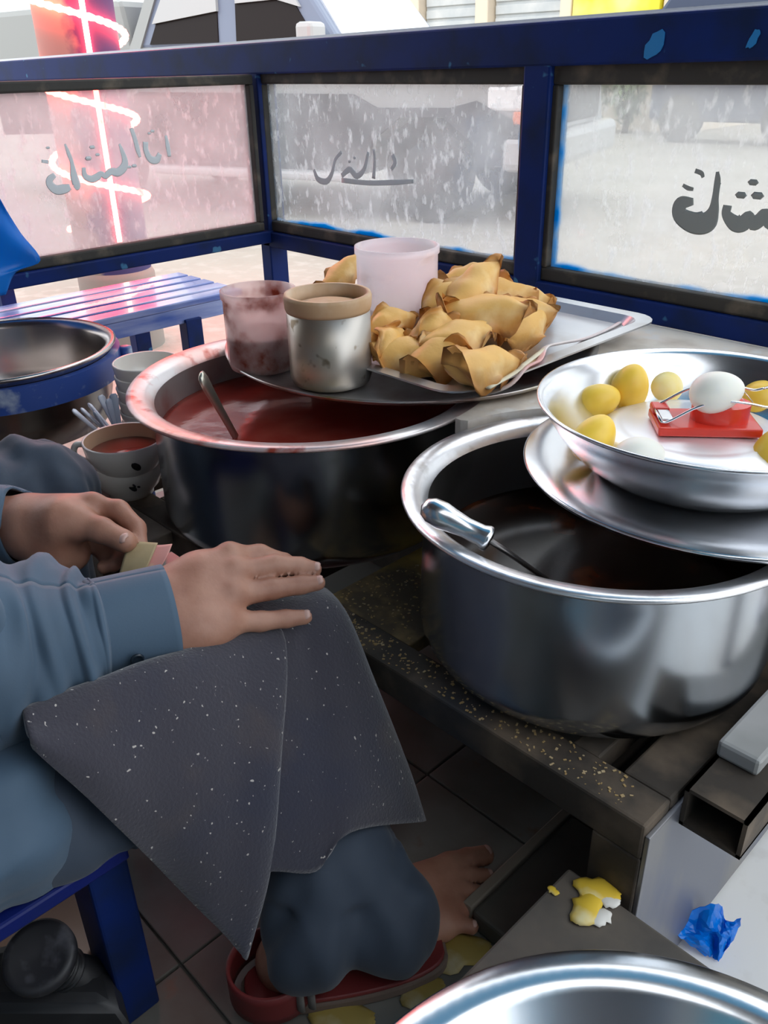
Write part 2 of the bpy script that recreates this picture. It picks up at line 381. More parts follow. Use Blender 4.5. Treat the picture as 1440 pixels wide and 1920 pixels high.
wr = box('shade_wall_right', (1.05, -.9, -.1), (1.11, -.02, 2.2), M_backw, bevel=0); wr['kind'] = 'structure'  # unseen wall added to hold back light from the right
for y0, y1 in ((-.02, .16),):
    G = [[(1.08+.01*math.sin(y*50), y, z) for y in np.linspace(y0, y1, 8)] for z in np.linspace(.1, 2.05, 8)]
    solid(MB().grid(G).build('added_cyan_strip', M_rtarp, wr), .002)  # unseen strip added for cyan streaks in the metal
# ------------------------------------------------------------------ street: pickup truck
M_car = mat('silver_paint', (.27, .275, .26), .35, .15, coat=.4)
M_carb = mat('blue_grey_trim', (.17, .20, .27), .4)
M_dglass = mat('dark_glass', (.016, .011, .010), .35, spec=.15)
M_wind = mat('windscreen', (.75, .80, .84), .06, .55)  # pale base colour stands in for reflected sky
M_tyre = mat('tyre', (.02, .02, .02), .8)
M_visor = mat('pale_visor', (.42, .42, .41), .3)
M_orange = mat('orange_lens', (.75, .18, .05), .3)
M_lamp = mat('lamp_lens', (.85, .85, .82), .15)
M_dark = mat('dark_trim_and_shade', (.025, .026, .03), .55)  # grille and hubs, also the sheet that darkens the truck's lower side
TY = 4.0
tk = thing('pickup_truck', 'silver double cab pickup truck parked along the street', 'truck', (-5.4, TY, -.1))
def sideprism(poly, y0, y1): return MB().prism(poly, y0, y1, lambda a, b_, t: (a, t, b_))
body = [(-8.4, .42), (-8.4, 1.30), (-6.72, 1.33), (-6.66, 1.02), (-4.62, 1.0), (-3.5, .92), (-3.14, .74), (-3.08, .30), (-3.45, .26), (-3.52, .42), (-3.75, .56), (-4.1, .56), (-4.34, .42), (-4.4, .2), (-6.7, .2), (-6.78, .42), (-7.0, .56), (-7.35, .56), (-7.6, .42)]
bd = sideprism(body, TY, TY+1.75).build('body', M_car, tk, smooth=False, bevel=.05)
cabp = [(-6.68, 1.0), (-6.36, 1.62), (-5.25, 1.64), (-4.62, 1.0)]
mb = MB(); n = len(cabp); V = []
for y, ins in ((TY+.03, .0), (TY+1.72, .0)):
    for (x, z) in cabp: V.append((x, y + ((.13 if y < TY+1 else -.13) if z > 1.3 else 0), z))
mb.add(V, [tuple(range(n)), tuple(range(n, 2*n))[::-1]]+[(i, n+i, n+(i+1) % n, (i+1) % n) for i in range(n)])
mb.build('cab', M_carb, tk, smooth=False, bevel=.03)
def sidey(z): return TY+.03+.13*max(0, (z-1.0)/.62)
def side_panel(name, poly, th, m_):
    mb = MB(); n = len(poly); V = [(x, sidey(z)-th, z) for x, z in poly]+[(x, sidey(z)+.01, z) for x, z in poly]
    mb.add(V, [tuple(range(n)), tuple(range(n, 2*n))[::-1]]+[(i, n+i, n+(i+1) % n, (i+1) % n) for i in range(n)])
    return mb.build(name, m_, tk, smooth=False)
side_panel('window', [(-6.46, 1.03), (-6.22, 1.5), (-5.80, 1.52), (-5.75, 1.03)], .012, M_dglass)
side_panel('window', [(-5.57, 1.03), (-5.62, 1.52), (-5.30, 1.52), (-4.84, 1.03)], .012, M_dglass)
side_panel('rain_visor', [(-6.42, 1.16), (-6.2, 1.52), (-5.8, 1.54), (-5.76, 1.22)], .03, M_visor)
side_panel('rain_visor', [(-5.58, 1.26), (-5.62, 1.53), (-5.28, 1.54), (-4.98, 1.22), (-5.2, 1.27)], .03, M_visor)
side_panel('pillar', [(-6.68, 1.0), (-6.36, 1.6), (-6.26, 1.6), (-6.56, 1.0)], .02, M_car)
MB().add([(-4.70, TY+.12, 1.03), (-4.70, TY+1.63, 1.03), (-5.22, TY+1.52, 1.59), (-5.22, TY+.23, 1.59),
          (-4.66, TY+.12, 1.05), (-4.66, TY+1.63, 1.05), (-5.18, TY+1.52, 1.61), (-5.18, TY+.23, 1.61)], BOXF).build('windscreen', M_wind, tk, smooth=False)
c = py(572, 66, TY-.1)
MB().box((c[0]-.12, TY-.24, c[2]-.05), (c[0]+.02, TY-.04, c[2]+.08)).build('wing_mirror', M_visor, tk, smooth=False, bevel=.03)
for x in (-3.92, -7.17):
    for y in (TY+.02, TY+1.5):
        w_ = MB().lathe([(.0, 0), (.30, 0), (.335, .03), (.335, .19), (.30, .22), (0, .22)], n=28, M=Matrix.Rotation(-math.pi/2, 4, 'X'), c=(x, y, .235)).build('wheel', M_tyre, tk)
        MB().lathe([(0, -.012), (.16, -.012), (.2, .02), (.2, .05), (0, .05)], n=20, M=Matrix.Rotation(-math.pi/2, 4, 'X'), c=(x, y, .235)).build('hub_cap', M_dark, w_)
sideprism([(-8.38, .40), (-8.38, .72), (-7.7, .74), (-7.5, .64), (-6.85, .64), (-6.6, .72), (-4.5, .70), (-4.3, .62), (-3.7, .62), (-3.5, .66), (-3.09, .5), (-3.1, .30), (-3.45, .28), (-3.52, .42), (-3.75, .565), (-4.1, .565), (-4.34, .42), (-4.4, .22), (-6.7, .22), (-6.78, .42), (-7.0, .565), (-7.35, .565), (-7.6, .42)], TY-.02, TY+.01).build('lower_body_shade', M_dark, tk, smooth=False)  # dark sheet standing in for shade on the lower body
box('running_board', (-6.5, TY-.12, .16), (-4.5, TY+.05, .22), M_visor, tk, bevel=.02)
box('front_bumper', (-3.3, TY-.03, .25), (-2.98, TY+1.78, .47), M_visor, tk, bevel=.05)
box('headlamp', (-3.42, TY-.012, .60), (-3.11, TY+.3, .74), M_lamp, tk, bevel=.02)
box('indicator_lamp', (-3.22, TY-.02, .52), (-3.08, TY+.12, .60), M_orange, tk, bevel=.01)
box('grille', (-3.16, TY+.32, .5), (-3.06, TY+1.45, .74), M_dark, tk, bevel=.01)
box('door_handle', (-6.5, TY-.03, .90), (-6.32, TY+.01, .94), M_carb, tk, bevel=.01)
box('door_handle', (-5.45, TY-.03, .90), (-5.27, TY+.01, .94), M_carb, tk, bevel=.01)
tk.rotation_euler.z = math.radians(18); tk.scale.x = .88

# ------------------------------------------------------------------ shops across the street
M_cream = mat('cream_plaster', (.78, .66, .50), .8, var=[((.70, .60, .48), 2, .4, .7, 4)])
M_shut = mat('grey_shutter', (.50, .52, .52), .5, var=[((.62, .62, .60), 3, .4, .7, 3)])
M_yel = mat('yellow_sign', (.80, .66, .03), .5, var=[((.75, .70, .25), 1.5, .5, .75, 3)])
M_green = mat('green_sign', (.35, .72, .50), .5)
M_redroof = mat('red_tile', (.55, .22, .14), .7)
SY = 12.6
def sx(u): return float(py(u, 30, SY)[0])
sh = thing('shop_row', 'cream shop row with shutters and a yellow signboard across the road', 'building', (sx(950), SY+1.5, -.1))
box('wall', (sx(700), SY, -.1), (sx(1310), SY+3, 2.6), M_cream, sh, bevel=0)
for u0, u1 in ((787, 803), (908, 932), (1066, 1088), (1258, 1270)):
    box('pillar', (sx(u0), SY-.25, -.1), (sx(u1), SY, 2.6), M_cream, sh, bevel=.02)
for u0, u1 in ((805, 906), (934, 1064)):
    s_ = box('shutter', (sx(u0), SY-.06, -.1), (sx(u1), SY-.01, 2.5), M_shut, sh, bevel=0)
    z = .1
    while z < 2.4:
        box('slat', (sx(u0)+.02, SY-.10, z), (sx(u1)-.02, SY-.06, z+.13), M_shut, s_, bevel=.01); z += .18
box('signboard', (sx(1094), SY-.3, 1.2), (sx(1255), SY-.1, 2.3), M_yel, sh, bevel=.01)
box('signboard', (sx(1274), SY-.3, 1.15), (sx(1300), SY-.1, 2.2), M_green, sh, bevel=.01)
box('roof_edge', (sx(690), SY-.5, 2.6), (sx(1315), SY+3, 2.75), M_redroof, sh, bevel=.02)
sh2 = thing('shop_kiosk', 'low kiosk with a red tiled roof behind the white pickup bonnet', 'building', (sx(750), SY+1, -.1))
kx0, kx1 = sx(690)-1.6, sx(690)-.05
box('wall', (kx0, SY-.1, -.1), (kx1, SY+2, 1.35), mat('pale_blue_wall', (.55, .66, .74), .7), sh2, bevel=0)
MB().prism([(SY-.5, 1.35), (SY+2.2, 1.35), (SY+2.2, 1.75), (SY+.5, 1.62)], kx0-.2, kx1, lambda a, b_, t: (t, a, b_)).build('roof', M_redroof, sh2, smooth=False)
# van and shrubs on the far kerb, seen through the right pane
M_van = mat('dark_blue_van', (.03, .045, .09), .35)
vx = float(py(1352, 210, 11.0)[0])
vn = thing('parked_van', 'dark blue van parked at the far kerb', 'van', (vx, 11.4, -.1))
sideprism([(vx-1.0, .15), (vx-1.0, 1.4), (vx-.8, 1.65), (vx+.55, 1.65), (vx+1.0, 1.0), (vx+1.25, .9), (vx+1.3, .15)], 11.0, 11.75).build('body', M_van, vn, smooth=False, bevel=.05)
for a, b_ in ((-.85, -.2), (-.12, .45)):
    box('window', (vx+a, 10.98, .95), (vx+b_, 11.01, 1.4), M_dglass, vn, bevel=0)
for a in (-.55, .8):
    MB().lathe([(0, 0), (.26, 0), (.28, .02), (.28, .16), (0, .18)], n=20, M=Matrix.Rotation(-math.pi/2, 4, 'X'), c=(vx+a, 10.97, .18)).build('wheel', M_tyre, vn)
box('tail_lamp', (vx-1.02, 10.98, .75), (vx-.9, 11.04, .95), M_orange, vn, bevel=.01)
M_leaf = mat('dusty_leaf', (.10, .17, .07), .7, var=[((.25, .30, .16), 8, .4, .7, 3)])
for n_, (u, w_, h_, lab) in enumerate([(1100, .40, 1.0, 'wide dusty green shrub at the far kerb by the shutters'), (1172, .24, .75, 'small dusty green shrub beside the dark blue van'), (1246, .22, .6, 'low round shrub under the yellow signboard')]):
    c = py(u, 240, 12.05); t = thing('shrub', lab, 'shrub', (c[0], 12.05, -.1), 'kerb shrubs')
    mb = MB()
    for q in range(420):
        d = np.array([rnd.gauss(0, 1), rnd.gauss(0, 1), rnd.gauss(0, 1)]); d /= np.linalg.norm(d); rr = rnd.uniform(.55, 1)
        p = np.array([c[0], 12.05, h_*.55])+d*rr*np.array([w_, .26, h_*.55]); a = np.array([rnd.gauss(0, 1) for _ in range(3)]); a /= np.linalg.norm(a); b_ = np.cross(a, d); s_ = .07
        mb.add([p-a*s_, p+b_*s_*.5, p+a*s_, p-b_*s_*.5], [(0, 1, 2, 3)])
    mb.build('foliage', M_leaf, t, smooth=False)
    MB().tube([(c[0], 12.05, -.1), (c[0]+.03, 12.05, h_*.5)], [.05, .03], 8).build('stem', mat('bark%d' % n_, (.12, .08, .05), .9), t)

# ------------------------------------------------------------------ concrete pole with LED rope
PC = np.array([-3.12, 1.575]); PR = .135
M_conc = bpy.data.materials.new('painted_concrete'); M_conc.use_nodes = True
nt = M_conc.node_tree; N = nt.nodes; L = nt.links
tc = N.new('ShaderNodeTexCoord'); sp = N.new('ShaderNodeSeparateXYZ'); L.new(tc.outputs['Object'], sp.inputs[0])
nz = N.new('ShaderNodeTexNoise'); nz.inputs['Scale'].default_value = 7; nz.inputs['Detail'].default_value = 6; L.new(tc.outputs['Object'], nz.inputs['Vector'])
ma = N.new('ShaderNodeMath'); ma.operation = 'MULTIPLY_ADD'; L.new(nz.outputs['Fac'], ma.inputs[0]); ma.inputs[1].default_value = .22; ma.inputs[2].default_value = -.11
m2 = N.new('ShaderNodeMath'); m2.operation = 'MULTIPLY'; L.new(sp.outputs[0], m2.inputs[0]); m2.inputs[1].default_value = .5
m3 = N.new('ShaderNodeMath'); m3.operation = 'MULTIPLY_ADD'; L.new(sp.outputs[1], m3.inputs[0]); m3.inputs[1].default_value = .86; L.new(m2.outputs[0], m3.inputs[2])
m4 = N.new('ShaderNodeMath'); m4.operation = 'ADD'; L.new(m3.outputs[0], m4.inputs[0]); L.new(ma.outputs[0], m4.inputs[1])
mr = N.new('ShaderNodeMapRange'); mr.inputs[1].default_value = -.05; mr.inputs[2].default_value = -.02; L.new(m4.outputs[0], mr.inputs[0])
mx = N.new('ShaderNodeMix'); mx.data_type = 'RGBA'; mx.inputs[6].default_value = (.30, .25, .21, 1); mx.inputs[7].default_value = (.045, .035, .13, 1)
L.new(mr.outputs[0], mx.inputs[0]); L.new(mx.outputs[2], N['Principled BSDF'].inputs['Base Color']); N['Principled BSDF'].inputs['Roughness'].default_value = .7
po = thing('concrete_pole', 'thick round pole, half bare concrete and half dark blue paint', 'pole', (PC[0], PC[1], -.1))
MB().lathe([(0, .3), (PR, .3), (PR, 3.4), (0, 3.4)], c=(PC[0], PC[1], -.1), n=40).build('shaft', M_conc, po, angle=40)
MB().lathe([(0, 0), (PR+.012, 0), (PR+.01, .28), (PR, .3), (0, .3)], c=(PC[0], PC[1], -.1), n=40).build('base', mat('bare_concrete', (.27, .25, .22), .85, bump=(30, .3, .004)), po, angle=40)
M_led = bpy.data.materials.new('red_led'); M_led.use_nodes = True
N = M_led.node_tree.nodes; e = N.new('ShaderNodeEmission'); e.inputs[0].default_value = (1, .075, .05, 1); e.inputs[1].default_value = 34
M_led.node_tree.links.new(e.outputs[0], N['Material Output'].inputs[0])
led = thing('led_rope_light', 'glowing red LED rope wound around the round pole', 'rope light', (PC[0], PC[1], 0))
vd = -PC/np.linalg.norm(PC); ang0 = math.atan2(vd[1], vd[0])           # towards the viewer side of the pole
avert = ang0+math.radians(12)
rr = PR+.012
MB().tube([(PC[0]+rr*math.cos(avert), PC[1]+rr*math.sin(avert), z) for z in np.linspace(.30, 3.2, 30)], .0095, 8).build('straight_strand', M_led, led)
P = []
pitch = .262; z0 = 1.035
for q in np.linspace(-2.65, 4.9, 760):
    a = avert - 2*math.pi*q; z = z0+pitch*q
    z = z0+pitch*q
    P.append((PC[0]+(rr+.012)*math.cos(a), PC[1]+(rr+.012)*math.sin(a), z))
MB().tube(P, [.0105+.0022*math.sin(i*2.0) for i in range(len(P))], 8).build('spiral_strand', M_led, led)

# ------------------------------------------------------------------ slatted bench outside
bn = thing('slatted_bench', 'glossy blue slatted bench standing outside the glazed stall wall', 'bench', (-2.19, .7, -.1))
BZ = .32; bx0, bx1 = -2.37, -2.02; by0, by1 = -.1, 1.40
for i in range(5):
    a = bx0+i*(bx1-bx0)/5
    box('slat', (a+.008, by0, BZ-.018), (a+(bx1-bx0)/5-.008, by1, BZ), M_blue2, bn, bevel=.004)
for y in (by0+.08, by1-.12): box('cross_rail', (bx0+.02, y, BZ-.05), (bx1-.02, y+.04, BZ-.018), M_blue2, bn)
for x in (bx0+.01, bx1-.04):
    box('apron', (x, by0+.02, BZ-.06), (x+.03, by1-.02, BZ-.018), M_blue2, bn)
    for y in (by0+.09, by1-.2): box('leg', (x, y, -.1), (x+.04, y+.05, BZ-.05), M_blue, bn)

# blue plastic sheet hanging at the end of the left wall
M_sheet = sheet_mat('blue_plastic_sheet', (.0, .20, .72), .3, .35)
XS = -1.70
rows = [[(-160, 300), (-90, 300), (-40, 300), (-35, 305)], [(-160, 380), (-80, 378), (-20, 372), (2, 376)], [(-160, 450), (-80, 440), (0, 430), (38, 436)], [(-160, 500), (-80, 505), (20, 495), (76, 488)], [(-160, 530), (-80, 528), (-10, 522), (30, 510)], [(-160, 570), (-80, 566), (-8, 556), (11, 552)]]
G = [[px(u, v, XS+.012*math.sin(u*.05+v*.02)) for u, v in r] for r in rows]
sh_ = solid(MB().grid(patch(G, 5, 5)).build('plastic_sheet', M_sheet), .0012)
tag(sh_, 'bright blue plastic sheet hanging over the left window rail', 'plastic sheet')
# ------------------------------------------------------------------ iron stand that carries the pots
FT = .287
st = thing('iron_stand', 'low dirty iron stand carrying the two big cooking pots', 'stand', (-.8, .72, 0))
box('front_beam', (-1.315, .521, FT-.042), (-.224, .566, FT), M_rust, st, bevel=.003)
box('back_beam', (-1.315, .93, FT-.042), (-.224, .975, FT), M_rust, st, bevel=.003)
box('side_beam', (-.274, .566, FT-.042), (-.224, .93, FT), M_rust, st, bevel=.003)
box('side_beam', (-1.315, .566, FT-.042), (-1.285, .93, FT), M_rust, st, bevel=.003)
M_crumb = mat('crumbed_iron', (.10, .075, .045), .8, .0, var=[((.28, .19, .08), 22, .46, .66, 6), ((.55, .34, .07), 9, .52, .70, 5)], bump=(70, .6, .004))
box('cross_plate', (-.70, .566, FT-.02), (-.555, .93, FT-.001), M_crumb, st, bevel=.002)
for x in (-1.1, -.80): box('cross_bar', (x, .566, FT-.03), (x+.03, .93, FT-.001), M_rust, st, bevel=.002)
for x in (-.50, -.33): box('cross_bar', (x, .566, FT-.03), (x+.03, .93, FT-.001), M_rust, st, bevel=.002)
M_shelf = mat('greasy_board', (.16, .13, .10), .6, var=[((.07, .06, .055), 7, .45, .7, 5), ((.42, .34, .24), 5, .62, .78, 4)])
box('side_shelf', (-1.285, .566, FT-.02), (-1.16, .93, FT-.001), M_shelf, st, bevel=.002)
box('front_shelf', (-1.30, .445, FT-.02), (-.99, .521, FT-.001), M_shelf, st, bevel=.002)
box('light_block_board', (-1.28, .976, .004), (-.23, .986, FT), M_rust, st)  # board added to keep street light out from under the stand
for x, y in ((-.274, .521), (-.274, .93), (-1.315, .521), (-1.315, .93), (-.70, .93)):
    box('leg', (x, y, 0), (x+.05, y+.045, FT-.042), M_rust, st, bevel=.002)
box('end_panel', (-.224, .523, .004), (-.219, 1.02, FT-.012), M_sheetm, st, bevel=.001)
t = MB(); x0, x1, z0, z1 = -.2185, -.160, .252, .298
for a, b_ in (((x0, .578, z0), (x1, 1.10, z0+.004)), ((x0, .578, z1-.004), (x1, 1.10, z1)), ((x0, .578, z0), (x0+.004, 1.10, z1)), ((x1-.004, .578, z0), (x1, 1.10, z1))): t.box(a, b_)
t.build('hollow_tube', M_rust, st, smooth=False)
M_wplank = mat('pale_board', (.42, .42, .42), .4, var=[((.28, .29, .28), 8, .45, .7, 4)])
pk = box('pale_board', (-.2185, .632, .2985), (-.178, 1.09, .318), M_wplank, bevel=.004)
tag(pk, 'narrow pale grey board lying on the iron tube beside the broth pot', 'board')
# dark stone step under the stand with a pale metal edging
M_stone = mat('dark_stone', (.07, .065, .055), .7, var=[((.11, .10, .08), 9, .45, .7, 5)])
sp_ = thing('stone_step', 'low dark stone step on the floor under the iron stand', 'step', (-.35, .75, 0))
box('slab', (-.398, .505, .0005), (-.30, .70, .03), M_stone, sp_, bevel=.004)
box('slab', (-.398, .705, .0005), (-.30, .95, .03), M_stone, sp_, bevel=.004)
box('edging', (-.412, .505, .0005), (-.399, .95, .033), mat('dull_edging', (.24, .21, .17), .5), sp_, bevel=.002)

# ------------------------------------------------------------------ counter behind the pots
CT = .489
ct = thing('counter', 'worn whitish counter top under the right window', 'counter', (-.4, 1.1, 0))
mb = MB(); xs = np.linspace(-1.12, .06, 141); top = []; 
def fy(x):
    y = .745 if x < -.4 else .82
    for cx, cy, r in ((-.914, .732, .264), (-.416, .714, .218)):
        if abs(x-cx) < r: y = max(y, cy+math.sqrt(r*r-(x-cx)**2))
    return y
V = []
for x in xs: V += [(x, fy(x), CT), (x, 1.281, CT), (x, fy(x), CT-.02), (x, 1.281, CT-.02)]
Fc = []
for i in range(len(xs)-1):
    a, b_ = 4*i, 4*i+4
    Fc += [(a, b_, b_+1, a+1), (a+2, a+3, b_+3, b_+2), (a, a+2, b_+2, b_), (a+1, b_+1, b_+3, a+3)]
Fc += [(0, 1, 3, 2), (4*len(xs)-4, 4*len(xs)-2, 4*len(xs)-1, 4*len(xs)-3)]
mb.add(V, Fc); mb.build('top', M_counter, ct, smooth=False)
for x, y in ((-1.11, 1.235), (.01, 1.235), (.01, .86)): box('leg', (x, y, 0), (x+.04, y+.04, CT-.02), M_blue, ct)
M_under = mat('dark_board', (.03, .028, .026), .8)
box('skirt_board', (-1.11, 1.19, .004), (-.19, 1.205, CT-.02), M_under, ct)
box('end_board', (-1.12, 1.0, .004), (-1.105, 1.205, CT-.02), M_under, ct)
box('rear_bearer', (-1.115, 1.235, CT-.06), (.05, 1.28, CT-.02), M_blue, ct)

# ------------------------------------------------------------------ pots
def pot_profile(R, rb, zb, zt, rnd_=.03, wall=.006, lip=.018):
    out = [(0, zb)]
    for q in np.linspace(0, math.pi/2, 6): out.append((rb-rnd_+rnd_*math.sin(q), zb+rnd_*(1-math.cos(q))))
    out += [(R-lip, zt-.03), (R-lip*.92, zt-.010), (R-lip*.55, zt-.006), (R-.001, zt-.004), (R, zt-.0015), (R-.002, zt+.001), (R-lip*.35, zt+.0012), (R-lip*.75, zt-.0005), (R-lip*.95, zt-.004), (R-lip-.005, zt-.014)]
    out += [(R-lip-wall, zt-.03), (rb-wall, zb+rnd_+.01), (rb-rnd_, zb+wall+.002), (0, zb+wall)]
    return out
def split_pot(root, prof, c, m_out, m_in, m_rim, zt):
    # outer wall, inner wall and rolled rim as separate meshes of the pot
    i0 = next(i for i, (r, z) in enumerate(prof) if z > zt-.02 and r > .1); i1 = max(i for i, (r, z) in enumerate(prof) if z > zt-.02)
    MB().lathe(prof[:i0+1], c=c, n=96).build('wall', m_out, root)
    MB().lathe(prof[i0:i1+1], c=c, n=96).build('rim', m_rim, root)
    MB().lathe(prof[i1:], c=c, n=96).build('lining', m_in, root)
def lathe_open(prof, c, n, name, m_, parent):
    mb = MB(); mb.lathe(prof, c=c, n=n)
    mb.F = [f for f in mb.F if len(f) == 4]
    return mb.build(name, m_, parent)
M_saucy = mat('sauce_smeared_rim', (.76, .72, .71), .32, .55, var=[((.74, .42, .37), 7, .42, .60, 6), ((.45, .08, .05), 20, .58, .70, 5)], bump=(40, .2, .002))
M_soup = mat('red_soup', (.30, .034, .024), .09, var=[((.42, .085, .06), 10, .45, .7, 5)], bump=(28, .12, .004), spec=.6)
PM = (-.914, .732)
pt = thing('soup_pot', 'big aluminium pot of thick red soup with smeared rim', 'pot', (*PM, FT))
pf = pot_profile(.257, .226, 0, .195, lip=.032)
i0 = next(i for i, (r, z) in enumerate(pf) if z > .175 and r > .1); i1 = max(i for i, (r, z) in enumerate(pf) if z > .175)
c = (*PM, FT)
lathe_open(pf[:i0+1], c, 96, 'wall', M_alu, pt); lathe_open(pf[i0:i1+1], c, 96, 'rim', M_saucy, pt)
M_lin = mat('sauce_stained_lining', (.42, .37, .36), .4, .5, var=[((.30, .10, .08), 6, .45, .65, 5)])
lathe_open(pf[i1:], c, 96, 'lining', M_lin, pt)
sp = MB().lathe([(0, .425), (.12, .4255), (.210, .425), (.2185, .427), (.2175, .42), (0, .42)], c=(*PM, 0), n=72).build('red_soup', M_soup)
tag(sp, 'glossy red soup filling the smeared aluminium pot', 'soup')
PR2 = (-.416, .714)
pb = thing('broth_pot', 'big aluminium pot of dark broth under the bowl of eggs', 'pot', (*PR2, FT))
pf = pot_profile(.211, .190, 0, .195, rnd_=.045, lip=.024)
i0 = next(i for i, (r, z) in enumerate(pf) if z > .175 and r > .1); i1 = max(i for i, (r, z) in enumerate(pf) if z > .175)
c = (*PR2, FT)
M_rim2 = mat('worn_bright_rim', (.82, .82, .84), .30, .9, var=[((.5, .48, .46), 26, .56, .72, 5)], bump=(60, .25, .002))
lathe_open(pf[:i0+1], c, 96, 'wall', M_alu, pb); lathe_open(pf[i0:i1+1], c, 96, 'rim', M_rim2, pb); lathe_open(pf[i1:], c, 96, 'lining', M_aludark, pb)
M_broth = mat('dark_broth', (.016, .007, .004), .12, var=[((.16, .035, .006), 13, .56, .72, 3)])
sp = MB().lathe([(0, .395), (.175, .395), (.1815, .397), (.1805, .39), (0, .39)], c=(*PR2, 0), n=72).build('dark_broth', M_broth)
tag(sp, 'dark brown oily broth inside the pot under the eggs', 'broth')

# serving spoon standing in the red soup
M_brass = mat('greasy_spoon_steel', (.42, .40, .33), .3, .9, var=[((.55, .56, .58), 12, .45, .7, 3)])
a = pz(378, 706, .535); b_ = pz(440, 816, .428); d = (b_-a)/np.linalg.norm(b_-a)
sn = thing('serving_spoon', 'flat handled steel spoon standing in the red soup', 'spoon', b_)
MB().tube([a-d*.004, a, a+d*.012, a+d*.04, a+(b_-a)*.6, b_, b_+d*.02], [.004, .0095, .0115, .010, .0085, .008, .0085], 12, flat=.45, up=RT).build('handle', M_brass, sn)
MB().lathe([(0, -.012), (.018, -.009), (.028, 0), (.026, .001), (.016, -.006), (0, -.009)], n=24, c=tuple(b_+d*.035)).build('bowl', M_brass, sn)

# ladle resting on the rim of the broth pot
e0 = pz(808, 956, .506); e1 = pz(918, 1012, .484); e2 = pz(1030, 1090, .405)
ld = thing('ladle', 'ladle with a rounded aluminium handle resting on the broth pot rim', 'ladle', e1)
d = (e1-e0)/np.linalg.norm(e1-e0)
MB().tube([e0-d*.010, e0-d*.007, e0, e0+d*.012, e0+(e1-e0)*.35, e0+(e1-e0)*.6, e0+(e1-e0)*.85, e1-d*.004, e1, e1+d*.002], [.001, .0085, .0125, .0135, .0118, .0098, .0105, .0125, .0125, .006], 20).build('handle', M_alus, ld)
MB().tube([e1-d*.005, e1+(e2-e1)*.3, e2], [.010, .010, .008], 12, flat=.3, up=(0, 0, 1)).build('stem', M_aludark, ld)
MB().lathe([(0, -.02), (.025, -.014), (.038, .005), (.036, .005), (.023, -.011), (0, -.016)], n=28, c=tuple(e2+np.array([-.02, .03, -.022]))).build('bowl', M_aludark, ld)

# ------------------------------------------------------------------ plate with jars and the samosa tray
PLC = (-.900, .925)
M_plate = mat('greasy_plate', (.50, .48, .47), .3, .9, var=[((.20, .10, .08), 7, .45, .65, 5), ((.40, .33, .12), 10, .6, .75, 4)])
pl = MB().lathe([(0, .4905), (.255, .4905), (.274, .494), (.285, .501), (.285, .504), (.272, .499), (.255, .495), (0, .495)], c=(*PLC, 0), n=96).build('round_plate', M_plate)
tag(pl, 'round greasy steel plate half covering the red soup pot', 'plate')
def jar(name, label, c, r, h, wallm, body=None, fill=None, lid=None, group=None):
    j = thing(name, label, 'jar', c, group)
    prof = [(0, 0), (r-.010, 0), (r-.003, .003), (r, .012), (r, h-.012), (r+.0025, h-.010), (r+.0025, h), (r-.0015, h), (r-.002, h-.012), (r-.0022, .012), (r-.01, .0035), (0, .0035)]
    MB().lathe(prof, c=c, n=64).build('wall', wallm, j)
    if fill:
        fm, fh = fill
        G = [(0, .004), (r-.008, .004), (r-.0026, .013), (r-.0026, fh-.004), (r*.6, fh), (0, fh+.004)]
        MB().lathe(G, c=c, n=48).build('contents', fm, j)
    return j
def clear_plastic(name, col, stain, lo, hi, dens):
    M = bpy.data.materials.new(name); M.use_nodes = True; N = M.node_tree.nodes; L = M.node_tree.links; b = N['Principled BSDF']
    b.inputs['Roughness'].default_value = .25
    tc = N.new('ShaderNodeTexCoord'); n = N.new('ShaderNodeTexNoise'); n.inputs['Scale'].default_value = 22; n.inputs['Detail'].default_value = 5; L.new(tc.outputs['Object'], n.inputs['Vector'])
    r = N.new('ShaderNodeMapRange'); r.inputs[1].default_value = lo; r.inputs[2].default_value = hi; L.new(n.outputs['Fac'], r.inputs[0])
    mx = N.new('ShaderNodeMix'); mx.data_type = 'RGBA'; mx.inputs[6].default_value = (*col, 1); mx.inputs[7].default_value = (*stain, 1); L.new(r.outputs[0], mx.inputs[0]); L.new(mx.outputs[2], b.inputs['Base Color'])
    tr = N.new('ShaderNodeBsdfTransparent'); ms = N.new('ShaderNodeMixShader')
    r2 = N.new('ShaderNodeMapRange'); r2.inputs[3].default_value = dens; r2.inputs[4].default_value = .95; L.new(r.outputs[0], r2.inputs[0])
    L.new(r2.outputs[0], ms.inputs[0]); L.new(tr.outputs[0], ms.inputs[1])
    ts = N.new('ShaderNodeBsdfTranslucent'); L.new(mx.outputs[2], ts.inputs[0]); m2 = N.new('ShaderNodeMixShader'); m2.inputs[0].default_value = .5
    L.new(b.outputs[0], m2.inputs[1]); L.new(ts.outputs[0], m2.inputs[2]); L.new(m2.outputs[0], ms.inputs[2]); L.new(ms.outputs[0], N['Material Output'].inputs[0]); return M
M_pj = clear_plastic('chilli_stained_plastic', (.92, .76, .73), (.30, .06, .03), .46, .66, .55)
M_wj = clear_plastic('milky_plastic', (.97, .93, .96), (.90, .82, .80), .55, .75, .70)
M_chil = mat('chilli_powder', (.16, .035, .02), .9, var=[((.26, .07, .04), 18, .4, .7, 4)], bump=(60, .4, .003))
M_salt = mat('pale_powder', (.88, .80, .66), .9, bump=(60, .3, .002))
M_can = mat('dusty_aluminium_can', (.47, .44, .40), .40, .85, var=[((.50, .36, .20), 6, .5, .75, 5, (1, 1, .5)), ((.20, .15, .10), 45, .64, .72, 2)])
M_canrim = mat('spice_dusted_rim', (.52, .33, .18), .7, var=[((.66, .50, .36), 16, .45, .7, 5)])
PT = .4955
